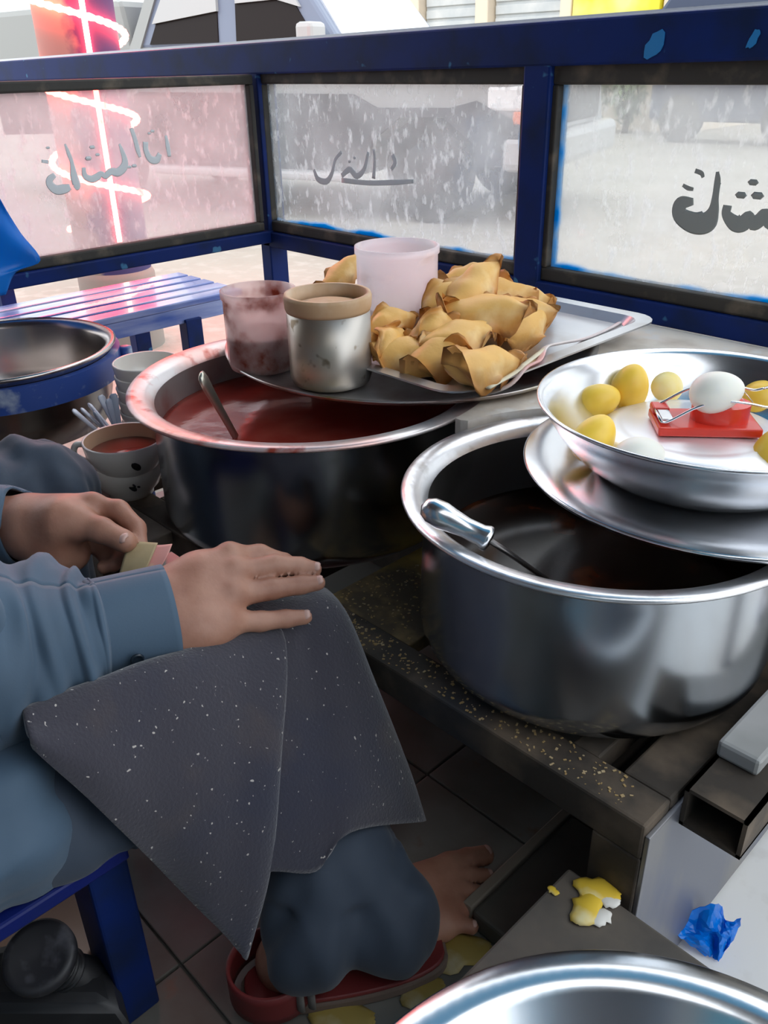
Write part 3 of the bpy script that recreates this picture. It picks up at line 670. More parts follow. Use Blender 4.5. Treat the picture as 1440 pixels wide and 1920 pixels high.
c1 = pz(496, 688, PT); jar('chilli_jar', 'stained clear jar of red chilli powder on the round plate', c1, .050, .112, M_pj, fill=(M_chil, .056))
c0 = pz(622, 716, PT)
cn = thing('spice_can', 'dented aluminium can with a spice dusted rim on the round plate', 'can', c0)
r, h = .0555, .122
MB().lathe([(0, 0), (r-.012, 0), (r-.003, .004), (r, .014), (r, h-.022), (r-.002, h-.022), (r-.002, .014), (r-.012, .006), (0, .006)], c=c0, n=64).build('wall', M_can, cn)
MB().lathe([(r, h-.022), (r+.0015, h-.018), (r+.0025, h-.004), (r+.001, h), (r-.004, h), (r-.004, h-.02), (r-.002, h-.022)], c=c0, n=64, closed=True).build('rim', M_canrim, cn)
MB().lathe([(0, h-.022), (r-.0045, h-.022), (r-.0045, h-.018), (r*.5, h-.012), (0, h-.009)], c=c0, n=48).build('contents', M_canrim, cn)
c2 = pz(746, 622, .513)
jar('salt_jar', 'milky white plastic jar half full of pale powder among the samosas', c2, .0605, .130, M_wj, fill=(M_salt, .05))

# rectangular tray
TX0, TX1, TY0, TY1, TZ = -1.03, -.635, .735, 1.215, .5065
M_tray = mat('dull_tray', (.62, .63, .65), .28, .85, var=[((.45, .42, .40), 9, .48, .7, 5)])
tr = thing('samosa_tray', 'rectangular steel serving tray heaped with samosas', 'tray', ((TX0+TX1)/2, (TY0+TY1)/2, TZ))
def rrect(x0, x1, y0, y1, r, n=5):
    P = []
    for cx, cy, a0 in ((x1-r, y1-r, 0), (x0+r, y1-r, 90), (x0+r, y0+r, 180), (x1-r, y0+r, 270)):
        for q in range(n+1):
            a = math.radians(a0+90*q/n); P.append((cx+r*math.cos(a), cy+r*math.sin(a)))
    return P
def loft(name, rings, m_, parent, cap0=True, cap1=True):
    n = len(rings[0][0]); V = []
    for P, z in rings: V += [(x, y, z) for x, y in P]
    Fc = [(i*n+k, i*n+(k+1) % n, (i+1)*n+(k+1) % n, (i+1)*n+k) for i in range(len(rings)-1) for k in range(n)]
    if cap0: Fc.append(tuple(range(n))[::-1])
    if cap1: Fc.append(tuple(range((len(rings)-1)*n, len(rings)*n)))
    return obj(name, V, Fc, m_, parent, smooth=True, angle=35)
g_ = lambda d, z: (rrect(TX0+d, TX1-d, TY0+d, TY1-d, max(.045-d*.5, .01)), z)
loft('tray_body', [g_(.030, TZ), g_(.018, TZ+.012), g_(.0, TZ+.014), g_(.0, TZ+.0165), g_(.021, TZ+.0155), g_(.033, TZ+.0025), g_(.05, TZ+.0025)], M_tray, tr)
# plastic strap draped over the tray edge
M_strap = mat('white_pink_strap', (.82, .74, .72), .4, var=[((.80, .42, .40), 9, .52, .62, 2)])
P = [pz(x, y, z) for x, y, z in ((905, 742, .497), (955, 722, .512), (985, 690, .527), (1010, 676, .526), (1022, 652, .525), (1050, 644, .522), (1100, 634, .512), (1150, 612, .51), (1172, 596, .51))]
sr = MB().tube(cr(P, 6), .006, 8, flat=.35, up=(0, 0, 1)).build('packing_strap', M_strap); tag(sr, 'white and pink plastic strap lying along the samosa tray edge', 'strap')
P = [pz(x, y, z) for x, y, z in ((915, 728, .526), (960, 702, .527), (985, 682, .528), (1020, 655, .527))]
sr = MB().tube(cr(P, 6), .004, 8, flat=.35, up=(0, 0, 1)).build('packing_strap', mat('cream_strap', (.75, .70, .52), .4)); tag(sr, 'short cream plastic strap beside the white and pink one', 'strap')

# samosas
M_sam = mat('fried_pastry', (.84, .49, .14), .5, var=[((.58, .25, .05), 16, .52, .72, 5), ((.90, .66, .30), 20, .5, .68, 4)], bump=(45, .35, .004))
def samosa_mesh(seed, L_=.112, Wd=.070, T=.040):
    R = random.Random(seed); n = 18; V = []; Fc = []; EF = []
    bend = R.uniform(-.35, .35); tw = R.uniform(-.5, .5); skew = R.uniform(-.5, .5); ph = R.uniform(0, 6)
    for side in (1, -1):
        for i in range(n+1):
            u = i/n
            w = Wd*(min(1, u/.34)**.75*min(1, (1-u)/.52)**.85+.03)
            for j in range(n+1):
                v = j/n*2-1; a_ = abs(v)
                th = T*.5*max(0, 1-(a_/.80)**2)**.6*(max(0, math.sin(math.pi*min(1, u*1.02)))**.7)+.0010
                x = (u-.45)*L_+.05*v*Wd*math.sin(ph); y = v*w*.5+skew*(u-.5)**2*L_*.9
                z = side*th+max(0, a_-.72)*.045*math.sin(u*13+ph+v)+(.010*math.sin(ph+u*5) if a_ > .9 else 0)
                z += bend*(u-.5)**2*L_*1.4; q = tw*(u-.5)*2; y, z = y*math.cos(q)-z*math.sin(q), y*math.sin(q)+z*math.cos(q)
                nv = mnoise.noise(Vector((x*38+seed*3, y*38, z*38+side)))*.004
                V.append((x+nv*.3, y+nv, z+nv)); EF.append(min(1, max(max(0, (a_-.62)/.38), max(0, (u-.82)/.18), max(0, (.08-u)/.08))))
    m_ = (n+1)**2
    for s_ in (0, 1):
        for i in range(n):
            for j in range(n):
                f = (s_*m_+i*(n+1)+j, s_*m_+i*(n+1)+j+1, s_*m_+(i+1)*(n+1)+j+1, s_*m_+(i+1)*(n+1)+j); Fc.append(f if s_ else f[::-1])
    rim_ = [i for i in range(n+1)]+[i*(n+1)+n for i in range(1, n+1)]+[n*(n+1)+j for j in range(n-1, -1, -1)]+[i*(n+1) for i in range(n-1, 0, -1)]
    for q in range(len(rim_)):
        a_, b_ = rim_[q], rim_[(q+1) % len(rim_)]; Fc.append((a_, b_, m_+b_, m_+a_))
    me = bpy.data.meshes.new('samosa'); me.from_pydata(V, [], Fc); me.validate()
    at = me.attributes.new('browned', 'FLOAT', 'POINT'); at.data.foreach_set('value', EF[:len(me.vertices)])
    me.polygons.foreach_set('use_smooth', [True]*len(me.polygons)); me.materials.append(M_sam); return me
_nt = M_sam.node_tree; _a = _nt.nodes.new('ShaderNodeAttribute'); _a.attribute_name = 'browned'
_m = _nt.nodes.new('ShaderNodeMix'); _m.data_type = 'RGBA'; _m.inputs[7].default_value = (.48, .18, .035, 1)
_src = _nt.nodes['Principled BSDF'].inputs['Base Color'].links[0].from_socket
_r = _nt.nodes.new('ShaderNodeMapRange'); _r.inputs[4].default_value = .8; _nt.links.new(_a.outputs['Fac'], _r.inputs[0])
_nt.links.new(_r.outputs[0], _m.inputs[0]); _nt.links.new(_src, _m.inputs[6]); _nt.links.new(_m.outputs[2], _nt.nodes['Principled BSDF'].inputs['Base Color'])
SM = [samosa_mesh(s) for s in range(7)]
# px x, px y, height, heading (deg, picture sense), pitch, roll, scale, label
SP = [(892, 690, .538, 35, -8, 20, 1.18, 'samosa with a long twisted tip at the bare front corner of the tray'),
      (826, 668, .536, 30, 4, 25, 1.12, 'plump samosa lying on the tray rim beside the aluminium can'),
      (752, 664, .532, -18, 0, 30, .95, 'samosa squeezed between the aluminium can and the milky jar'),
      (735, 640, .545, 70, 10, 60, .75, 'small curled dark samosa against the aluminium can'),
      (728, 604, .560, 20, 10, 40, .72, 'little samosa peeping out behind the aluminium can'),
      (860, 636, .552, 25, 5, 10, 1.05, 'broad samosa in the middle of the heap, one row behind the front'),
      (905, 590, .572, -22, 5, 20, 1.2, 'long pale samosa lying across the top of the heap'),
      (880, 548, .588, 45, 25, 15, 1.15, 'samosa standing up with its pale pointed tip towards the window post'),
      (838, 562, .575, 40, 15, 40, .95, 'dark edged samosa leaning on the milky jar'),
      (955, 590, .552, 10, 0, 10, 1.1, 'wide samosa at the right flank of the heap'),
      (985, 605, .545, 48, 8, 35, 1.0, 'samosa with a burnt spiky tip over the empty tray'),
      (820, 620, .556, 30, 0, 70, .85, 'thin brown samosa edge on beside the milky jar'),
      (930, 552, .555, -10, 0, 20, 1.05, 'samosa at the back of the heap below the window rail'),
      (640, 519, .566, 35, 30, 10, .95, 'yellow samosa sticking up to the street side of the milky jar'),
      (868, 520, .545, 15, 10, 20, .9, 'pale samosa by the window rail behind the milky jar'),
      (970, 560, .540, -20, 0, 10, .95, 'brown samosa at the back edge of the tray'),
      (880, 610, .530, 0, 0, 0, 1.2, 'samosa buried at the bottom of the heap'),
      (795, 640, .525, 60, 0, 0, 1.0, 'samosa buried at the foot of the milky jar')]
for i, (x, y, z, hd, pi_, ro, sc, lab) in enumerate(SP):
    o = bpy.data.objects.new('samosa', SM[i % 7]); COL.objects.link(o); o.location = pz(x, y, z)
    o.rotation_euler = (Matrix.Rotation(math.radians(YAW+hd), 3, 'Z') @ Matrix.Rotation(math.radians(-pi_), 3, 'Y') @ Matrix.Rotation(math.radians(ro), 3, 'X')).to_euler()
    o.scale = (sc,)*3; tag(o, lab, 'samosa', 'samosas heaped on the steel tray')

# ------------------------------------------------------------------ lid, bowl of eggs, slicer
LC = (-.346, .825)
ld2 = MB().lathe([(0, .4925), (.165, .4925), (.176, .4955), (.203, .4965), (.205, .495), (.2055, .4985), (.203, .5), (.176, .499), (.163, .496), (0, .4955)], c=(*LC, 0), n=96).build('pot_lid', M_alus)
tag(ld2, 'flat round aluminium lid under the bowl of eggs', 'lid')
BC = (-.356, .803); BB = .4968
bw = thing('egg_bowl', 'wide aluminium bowl of boiled eggs on the pot lid', 'bowl', (*BC, BB))
out = [(0, 0), (.098, 0), (.112, .004), (.132, .018), (.150, .038), (.163, .058), (.168, .068), (.174, .0725), (.1745, .075), (.172, .0755), (.166, .0705), (.160, .058), (.147, .0385), (.130, .021), (.110, .008), (.096, .004), (0, .004)]
MB().lathe(out, c=(*BC, BB), n=96).build('bowl_body', M_alus, bw)
DZ = BB+.0042
DC = pz(1300, 806, DZ+.02)
M_dome = mat('polished_dish', (.86, .86, .88), .36, .6, bump=(14, .05, .002))
dm = MB().lathe([(.112, 0), (.108, .010), (.094, .020), (.082, .0245), (.078, .0235), (.074, .0245), (0, .0262), (0, .022), (.074, .0205), (.090, .017), (.104, .008), (.109, 0)], c=(DC[0], DC[1], DZ), n=72).build('upturned_dish', M_dome)
tag(dm, 'upturned shiny dish inside the egg bowl', 'dish')
M_red = mat('red_plastic', (.72, .045, .025), .3, coat=.3)
SZ = DZ+.0265
slc = thing('egg_slicer', 'red plastic egg slicer with wire cutter on the upturned dish', 'egg slicer', (DC[0], DC[1], SZ))
sa = math.radians(YAW-6); ex = np.array([math.cos(sa), math.sin(sa), 0]); ey = np.array([-math.sin(sa), math.cos(sa), 0])
O = pz(1326, 792, SZ+.006)
def sl(u, v, w): return O+ex*u+ey*v+np.array([0, 0, w])
def slbox(name, u0, u1, v0, v1, w0, w1, m_, bev=.002):
    mb = MB(); mb.hexa([sl(u0, v0, w0), sl(u1, v0, w0), sl(u1, v1, w0), sl(u0, v1, w0), sl(u0, v0, w1), sl(u1, v0, w1), sl(u1, v1, w1), sl(u0, v1, w1)])
    return mb.build(name, m_, slc, smooth=False, bevel=bev)
slbox('base_plate', -.056, .050, -.028, .032, -.006, .004, M_red)
slbox('foot', .020, .046, -.026, -.016, -.0062, -.0035, M_red)
mb = MB(); P = [sl(.012+.030*math.cos(a), .002+.024*math.sin(a), 0) for a in np.linspace(0, 2*math.pi, 33)[:-1]]
mb.prism([(p[0], p[1]) for p in P], SZ+.010-.0001, SZ+.0285, lambda a, b_, t: (a, b_, t)); mb.build('egg_cradle', M_red, slc, angle=40)
slbox('hinge_block', -.056, -.038, .010, .030, .004, .012, M_red)
wz = .030
arm = lambda v: [sl(-.054, v*1.0, .010), sl(-.046, v*1.0, .011), sl(-.020, v*1.02, .027), sl(.004, v*1.05, .034), sl(.03, v*1.05, .032), sl(.050, v*1.0, .028), sl(.060, v*.9, .031)]
for v in (-.026, .026): MB().tube(cr(arm(v), 5), .0014, 8).build('wire_arm', M_steel, slc)
MB().tube([sl(-.054, -.026, .010), sl(-.054, .026, .010)], .0014, 8).build('wire_arm', M_steel, slc)
MB().tube(cr([sl(.060, -.0234, .031), sl(.070, -.02, .035), sl(.076, .0, .039), sl(.070, .02, .035), sl(.060, .0234, .031)], 5), .003, 8, flat=.3, up=(0, 0, 1)).build('lift_tab', M_steel, slc)
slbox('hinge_plate', -.052, -.040, -.018, .016, .0085, .0105, M_steel, .0005)
for q in range(6): MB().tube([sl(-.006+q*.008, -.0262, .0335), sl(-.006+q*.008, .0262, .0335)], .00035, 5).build('cutting_wire', M_steel, slc)
def egg_mesh(m_):
    prof = []
    for q in np.linspace(0, math.pi, 22):
        x = -math.cos(q); r = math.sin(q)*(1-.13*x); prof.append((max(r, 0)*.0215, x*.0275))
    prof[0] = (0, prof[0][1]); prof[-1] = (0, prof[-1][1])
    mb = MB().lathe(prof, n=32); me = bpy.data.meshes.new('boiled_egg'); me.from_pydata(mb.V, [], [f for f in mb.F]); me.validate()
    bm = bmesh.new(); bm.from_mesh(me); bmesh.ops.remove_doubles(bm, verts=bm.verts, dist=1e-5); bmesh.ops.recalc_face_normals(bm, faces=bm.faces); bm.to_mesh(me); bm.free()
    me.polygons.foreach_set('use_smooth', [True]*len(me.polygons)); me.materials.append(m_); return me
def egg_mat(name, c1, c2):
    M = mat(name, c1, .38, var=[(c2, 30, .5, .72, 4)], spec=.45)
    M.node_tree.nodes['Principled BSDF'].inputs['Subsurface Weight'].default_value = .15; M.node_tree.nodes['Principled BSDF'].inputs['Subsurface Radius'].default_value = (.004, .003, .0015); return M
EY = egg_mesh(egg_mat('yellow_egg', (.92, .62, .075), (.86, .55, .06))); EP = egg_mesh(egg_mat('pale_egg', (.92, .76, .26), (.93, .82, .45))); EW = egg_mesh(egg_mat('white_egg', (.88, .87, .78), (.84, .85, .78)))
EGG = [(1122, 752, .530, EY, 70, 0, .93, 'round yellow boiled egg leaning on the bowl wall, pale egg two places along'),
       (1180, 727, .537, EY, 15, 20, 1.04, 'tall deep yellow boiled egg standing between two other eggs'),
       (1248, 728, .528, EP, 80, 60, .98, 'pale lemon boiled egg lying behind the red slicer'),
       (1114, 822, .525, EY, 40, 30, 1.0, 'light yellow boiled egg by the bowl rim beside the broken white egg'),
       (1198, 856, .521, EW, 80, 0, .95, 'broken white boiled egg with flaking film at the bowl rim'),
       (1342, 702, .535, EY, 70, 80, 1.0, 'yellow boiled egg hidden behind the white egg on the slicer'),
       (1432, 748, .527, EY, 75, 20, 1.08, 'large yellow boiled egg under the slicer lifting tab'),
       (1452, 852, .520, EY, 20, 40, 1.02, 'yellow boiled egg opposite the broken white egg'),
       (1344, 735, SZ+.0285+.0155, EW, 78, -5, 1.0, 'shelled white boiled egg held in the wire of the red slicer')]
for x, y, z, me, ti, az, sc, lab in EGG:
    o = bpy.data.objects.new('boiled_egg', me); COL.objects.link(o); o.location = pz(x, y, z)
    o.rotation_euler = (Matrix.Rotation(math.radians(YAW+az), 3, 'Z') @ Matrix.Rotation(math.radians(ti), 3, 'Y')).to_euler(); o.scale = (sc,)*3
    tag(o, lab, 'egg', 'boiled eggs in the aluminium bowl')

# ------------------------------------------------------------------ left side: basin, cups, spoons
M_basin = mat('stainless_basin', (.50, .46, .44), .25, 1, var=[((.34, .28, .24), 5, .45, .7, 4)])
NC = (-1.520, .523)
bs = MB().lathe([(0, .29), (.12, .29), (.165, .31), (.180, .36), (.187, .435), (.197, .444), (.199, .449), (.195, .452), (.184, .447), (.178, .436), (.174, .36), (.16, .316), (.12, .296), (0, .296)], c=(*NC, 0), n=80).build('steel_basin', M_basin)
tag(bs, 'empty stainless steel basin set in a blue ring stand', 'basin')
bsn = thing('ring_stand', 'chipped blue iron ring stand holding the steel basin', 'stand', (*NC, 0))
M_chip = mat('chipped_blue_paint', (.02, .06, .26), .45, var=[((.32, .38, .48), 20, .52, .66, 5)])
MB().lathe([(.190, .395), (.204, .395), (.204, .436), (.190, .436)], c=(*NC, 0), n=64, closed=True).build('ring', M_chip, bsn, angle=40)
for a in (60, 180, 300):
    a = math.radians(a); x, y = NC[0]+.212*math.cos(a), NC[1]+.212*math.sin(a)
    MB().tube([(x, y, 0), (x, y, .432)], .013, 8).build('leg', M_chip, bsn)
M_cup = mat('cream_china', (.74, .71, .65), .18, var=[((.60, .50, .40), 9, .62, .75, 4)], coat=.4)
M_cupi = mat('soup_stained_china', (.60, .40, .26), .25, var=[((.35, .14, .08), 10, .5, .7, 4)])
M_mark = mat('dark_print', (.02, .02, .022), .5)
def bowl_cup(name, label, c, r=.058, h=.058, inner=None, group=None):
    t = thing(name, label, 'bowl', c, group)
    P = [(0, .004), (r*.50, .004), (r*.52, 0), (r*.60, 0), (r*.60, .005), (r*.80, h*.30), (r*.95, h*.65), (r, h-.002), (r-.0015, h), (r-.0035, h-.001)]
    Q = [(r-.0035, h-.001), (r*.90, h*.65), (r*.75, h*.33), (r*.5, .009), (0, .008)]
    lathe_open(P, c, 48, 'outside', M_cup, t); lathe_open(Q, c, 48, 'inside', inner or M_cup, t); return t
cb = pz(262, 918, FT+.004); cb[2] = FT; aw = cb[:2]-np.array(PM); cb[:2] += aw/np.linalg.norm(aw)*.014
b0 = bowl_cup('soup_bowl', 'empty soup bowl with a dark smudge holding another bowl', cb, inner=M_cupi)
cu = pz(248, 826, .406); cu = np.array([cu[0], cu[1], .406-.056])
d_ = (cb[:2]-cu[:2]); 
if np.linalg.norm(d_) > .012: cu[:2] = cb[:2]-d_/np.linalg.norm(d_)*.012
cu[2] = FT+.036
b1 = bowl_cup('soup_bowl', 'soup bowl of red soup nested in the empty bowl', cu, r=.062, h=.062, inner=M_cupi)
s1 = MB().lathe([(0, .040), (.0545, .040), (.053, .036), (0, .036)], c=tuple(cu), n=40).build('soup_serving', M_soup); tag(s1, 'serving of red soup in the upper cream bowl', 'soup')
def wall_r(r, h, z):
    pts = [(0.005, r*.6), (h*.30, r*.80), (h*.65, r*.95), (h, r)]
    return float(np.interp(z, [p[0] for p in pts], [p[1] for p in pts]))
azc = math.atan2(-cu[1], -cu[0])
def print_patch(parent, c, r, h, z0, z1, a0, a1):
    G = [[(c[0]+(wall_r(r, h, z)+.0007)*math.cos(a), c[1]+(wall_r(r, h, z)+.0007)*math.sin(a), c[2]+z) for a in (a0+a1)/2+(z1-z)*8+(a1-a0)/2*np.linspace(-1, 1, 6)*math.sqrt(max(.12, 1-(2*(z-z0)/(z1-z0)-1)**2))] for z in np.linspace(z0, z1, 8)]
    return solid(MB().grid(G).build('dark_print', M_mark, parent), .0004)
print_patch(b1, cu, .062, .062, .026, .042, azc+.02, azc+.24)
print_patch(b0, cb, .058, .058, .022, .032, azc-.05, azc+.12)
for q in range(6):
    a_ = azc+.04+rnd.uniform(-.24, .24); z_ = rnd.uniform(.016, .034); print_patch(b0, cb, .058, .058, z_, z_+rnd.uniform(.004, .008), a_, a_+rnd.uniform(.05, .11))
hd_ = [cu+np.array([0, 0, .05])+(-RT*.060)*k_+np.array([0, 0, dz]) for k_, dz in ((.98, 0), (1.25, -.002), (1.32, -.018), (1.0, -.030))]
MB().tube(cr(hd_, 5), .005, 8).build('handle', M_cup, b1)
scb = pz(290, 676, .452); 
for i in range(6):
    bowl_cup('stacked_bowl', ['lowest', 'second lowest', 'third lowest', 'fourth lowest', 'fifth lowest', 'topmost'][i]+' cream bowl in the stack behind the red soup pot', np.array([scb[0]-.03, scb[1], FT+.0005+i*.0205]), r=.056, h=.056, group='stacked cream bowls')
tc_ = pz(236, 834, .335); tc_ = np.array([tc_[0]-.012, tc_[1]+.012, FT])
tn = thing('spoon_tin', 'grey tin of spoons behind the nested soup bowls', 'tin', tc_)
MB().lathe([(0, 0), (.030, 0), (.032, .055), (.0305, .055), (.0285, .003), (0, .003)], c=tc_, n=32).build('wall', M_aludark, tn)
M_spw = mat('white_plastic_spoon', (.76, .78, .86), .3)
M_spg = mat('grey_plastic_spoon', (.34, .38, .46), .3)
tips = [(136, 768, M_spw), (152, 766, M_spw), (166, 757, M_spw), (188, 741, M_spw), (202, 748, M_spg), (212, 738, M_spg), (176, 772, M_spg)]
for i, (x, y, m_) in enumerate(tips):
    bp = tc_+np.array([.012*math.cos(i*.9), .012*math.sin(i*.9), .008]); tp = pz(x, y, .400+.005*(i % 3))
    d = (tp-bp)/np.linalg.norm(tp-bp)
    s_ = MB().tube([bp, bp+d*.02, bp+(tp-bp)*.6, tp-d*.004, tp], [.008, .004, .0055, .0072, .004], 10, flat=.45, up=(0, 0, 1)).build('spoon', m_)
    tag(s_, 'white plastic spoon handle sticking out of the spoon tin' if m_ is M_spw else 'grey plastic spoon handle sticking out of the spoon tin', 'spoon', 'white spoons in the tin' if m_ is M_spw else 'grey spoons in the tin')
# ------------------------------------------------------------------ signed distance modelling for the person
class SDF:
    def __init__(s, lo, hi, h):
        s.lo = np.array(lo, float); s.h = h; s.n = np.ceil((np.array(hi)-s.lo)/h).astype(int)+1
        s.f = np.full(s.n, .2, np.float32)
    def block(s, pts, pad):
        P = np.array(pts, float); a = np.floor((P.min(0)-pad-s.lo)/s.h).astype(int); b = np.ceil((P.max(0)+pad-s.lo)/s.h).astype(int)+1
        a = np.clip(a, 0, s.n); b = np.clip(b, 0, s.n)
        ax = [(s.lo[i]+np.arange(a[i], b[i])*s.h).astype(np.float32) for i in range(3)]
        sl_ = tuple(slice(a[i], b[i]) for i in range(3))
        return sl_, ax[0][:, None, None], ax[1][None, :, None], ax[2][None, None, :]
    @staticmethod
    def cone(X, Y, Z, a, b, ra, rb):
        ba = b-a; L2 = float(ba@ba)+1e-12
        t = np.clip(((X-a[0])*ba[0]+(Y-a[1])*ba[1]+(Z-a[2])*ba[2])/L2, 0, 1)
        return np.sqrt((X-a[0]-t*ba[0])**2+(Y-a[1]-t*ba[1])**2+(Z-a[2]-t*ba[2])**2)-(ra+(rb-ra)*t)
    @staticmethod
    def smin(a, b, k):
        h = np.maximum(k-np.abs(a-b), 0)/k; return np.minimum(a, b)-h*h*k*.25
    def chain(s, pts, rad, k=.01, kb=.015, sq=None):
        """one limb: points + radii; blended inside by k and onto what is there by kb"""
        pts = [np.array(p, float) for p in pts]; pad = max(rad)+.03
        sl_, X, Y, Z = s.block(pts, pad); g = None
        if sq is not None: cz, f_ = sq; Z = cz+(Z-cz)*f_; pts = [np.array([p[0], p[1], cz+(p[2]-cz)*f_]) for p in pts]
        for i in range(len(pts)-1):
            d = s.cone(X, Y, Z, pts[i], pts[i+1], rad[i], rad[i+1]); g = d if g is None else s.smin(g, d, k)
        return sl_, g.astype(np.float32)
    def add(s, pts, rad, k=.01, kb=.015, sq=None):
        sl_, g = s.chain(pts, rad, k, kb, sq); s.f[sl_] = s.smin(s.f[sl_], g, kb)
    def fingers(s, chains, kb=.012):
        base = s.f.copy() if s.f.size < 4e6 else None
        outs = []
        for pts, rad in chains:
            sl_, g = s.chain(pts, rad, .004); outs.append((sl_, s.smin(s.f[sl_].copy(), g, kb)))
        for sl_, g in outs: s.f[sl_] = np.minimum(s.f[sl_], g)
    def cut(s, pts, rad, k=.004):
        sl_, g = s.chain(pts, rad, .004); s.f[sl_] = -s.smin(-s.f[sl_], g, k)
    def mesh(s):
        f = s.f; ins = f < 0; n = s.n
        c = np.zeros(tuple(n-1), np.uint8)
        for dx in (0, 1):
            for dy in (0, 1):
                for dz in (0, 1): c += ins[dx:n[0]-1+dx, dy:n[1]-1+dy, dz:n[2]-1+dz]
        act = np.argwhere((c > 0) & (c < 8)); idx = np.full(tuple(n-1), -1, np.int32); idx[tuple(act.T)] = np.arange(len(act))
        acc = np.zeros((len(act), 3)); cnt = np.zeros(len(act))
        cor = [(0, 0, 0), (1, 0, 0), (0, 1, 0), (1, 1, 0), (0, 0, 1), (1, 0, 1), (0, 1, 1), (1, 1, 1)]
        vals = [f[act[:, 0]+a, act[:, 1]+b, act[:, 2]+d] for a, b, d in cor]
        for i in range(8):
            for j in range(i+1, 8):
                if sum(abs(cor[i][q]-cor[j][q]) for q in range(3)) != 1: continue
                m_ = (vals[i] < 0) != (vals[j] < 0); t = np.where(m_, vals[i]/(vals[i]-vals[j]+1e-12), 0)
                p = np.array(cor[i])+t[:, None]*(np.array(cor[j])-np.array(cor[i])); acc[m_] += p[m_]; cnt[m_] += 1
        V = s.lo+(act+acc/cnt[:, None])*s.h; Fs = []
        for ax in range(3):
            sl0 = [slice(None)]*3; sl1 = [slice(None)]*3; sl0[ax] = slice(0, -1); sl1[ax] = slice(1, None)
            a = ins[tuple(sl0)]; b = ins[tuple(sl1)]; e = np.argwhere(a != b)
            u, v = (ax+1) % 3, (ax+2) % 3
            e = e[(e[:, u] > 0) & (e[:, v] > 0) & (e[:, u] < n[u]-1) & (e[:, v] < n[v]-1)]
            if not len(e): continue
            def cell(du, dv):
                q = e.copy(); q[:, u] += du; q[:, v] += dv; return idx[tuple(q.T)]
            Q = np.stack([cell(-1, -1), cell(0, -1), cell(0, 0), cell(-1, 0)], 1)
            flip = ~a[tuple(e.T)]; Q[flip] = Q[flip][:, ::-1]; Fs.append(Q)
        return V, np.concatenate(Fs)
def np_obj(name, V, Q, m_, parent, smooth_it=0):
    off = wl(parent); me = bpy.data.meshes.new(name)
    if smooth_it:
        E_ = np.concatenate([Q[:, [0, 1]], Q[:, [1, 2]], Q[:, [2, 3]], Q[:, [3, 0]]]); E_ = np.concatenate([E_, E_[:, ::-1]])
        for lam in [.5, -.52]*smooth_it:
            sm = np.zeros_like(V); ct_ = np.bincount(E_[:, 0], minlength=len(V))
            for q in range(3): sm[:, q] = np.bincount(E_[:, 0], weights=V[E_[:, 1], q], minlength=len(V))
            V = V+lam*(sm/np.maximum(ct_, 1)[:, None]-V)
    me.vertices.add(len(V)); me.vertices.foreach_set('co', (V-off).astype(np.float32).ravel())
    me.loops.add(Q.size); me.loops.foreach_set('vertex_index', Q.astype(np.int32).ravel())
    me.polygons.add(len(Q)); me.polygons.foreach_set('loop_start', np.arange(0, Q.size, 4, dtype=np.int32)); me.polygons.foreach_set('loop_total', np.full(len(Q), 4, np.int32))
    me.polygons.foreach_set('use_smooth', np.ones(len(Q), bool)); me.update(calc_edges=True); me.validate()
    me.materials.append(m_); o = bpy.data.objects.new(name, me); COL.objects.link(o); o.parent = parent; return o
def vnormals(V, Q):
    nrm = np.cross(V[Q[:, 2]]-V[Q[:, 0]], V[Q[:, 3]]-V[Q[:, 1]]); N_ = np.zeros_like(V)
    for q in range(4):
        for a in range(3): N_[:, a] += np.bincount(Q[:, q], weights=nrm[:, a], minlength=len(V))
    return N_/(np.linalg.norm(N_, axis=1, keepdims=True)+1e-12)
D = lambda x, y, d: pd(x, y, d)
def on_seat(V, zs=.2462):
    """flesh and cloth flatten on the seat boards"""
    m_ = (V[:, 0] < -.552) & (V[:, 0] > -1.1) & (V[:, 1] < .207) & (V[:, 2] < zs) & (V[:, 2] > .15); V = V.copy(); V[m_, 2] = zs; return V

HIPR, HIPL = np.array([-.70, -.01, .318]), np.array([-.94, -.01, .325])
KNR, KNL = np.array([-.650, .428, .292]), np.array([-1.062, .365, .376])
ANR, ANL = np.array([-.487, .352, .085]), np.array([-1.02, .335, .085])
SHR, SHL = np.array([-.655, -.03, .80]), np.array([-.985, -.03, .80])
ELR = D(-150, 1252, .72); WRR = D(303, 1148, .836)
ELL = np.array([-1.02, .08, .50]); WRL = D(42, 984, .970)

M_skin = bpy.data.materials.new('skin'); M_skin.use_nodes = True
N = M_skin.node_tree.nodes; L = M_skin.node_tree.links; b = N['Principled BSDF']
b.inputs['Roughness'].default_value = .52; b.inputs['Subsurface Weight'].default_value = .12; b.inputs['Subsurface Radius'].default_value = (.006, .002, .001)
tc = N.new('ShaderNodeTexCoord'); n1 = N.new('ShaderNodeTexNoise'); n1.inputs['Scale'].default_value = 28; n1.inputs['Detail'].default_value = 4; L.new(tc.outputs['Object'], n1.inputs['Vector'])
mx = N.new('ShaderNodeMix'); mx.data_type = 'RGBA'; mx.inputs[6].default_value = (.40, .205, .14, 1); mx.inputs[7].default_value = (.30, .135, .088, 1)
r1 = N.new('ShaderNodeMapRange'); r1.inputs[1].default_value = .38; r1.inputs[2].default_value = .68; L.new(n1.outputs['Fac'], r1.inputs[0]); L.new(r1.outputs[0], mx.inputs[0]); L.new(mx.outputs[2], b.inputs['Base Color'])
n2 = N.new('ShaderNodeTexNoise'); n2.inputs['Scale'].default_value = 240; n2.inputs['Detail'].default_value = 3; L.new(tc.outputs['Object'], n2.inputs['Vector'])
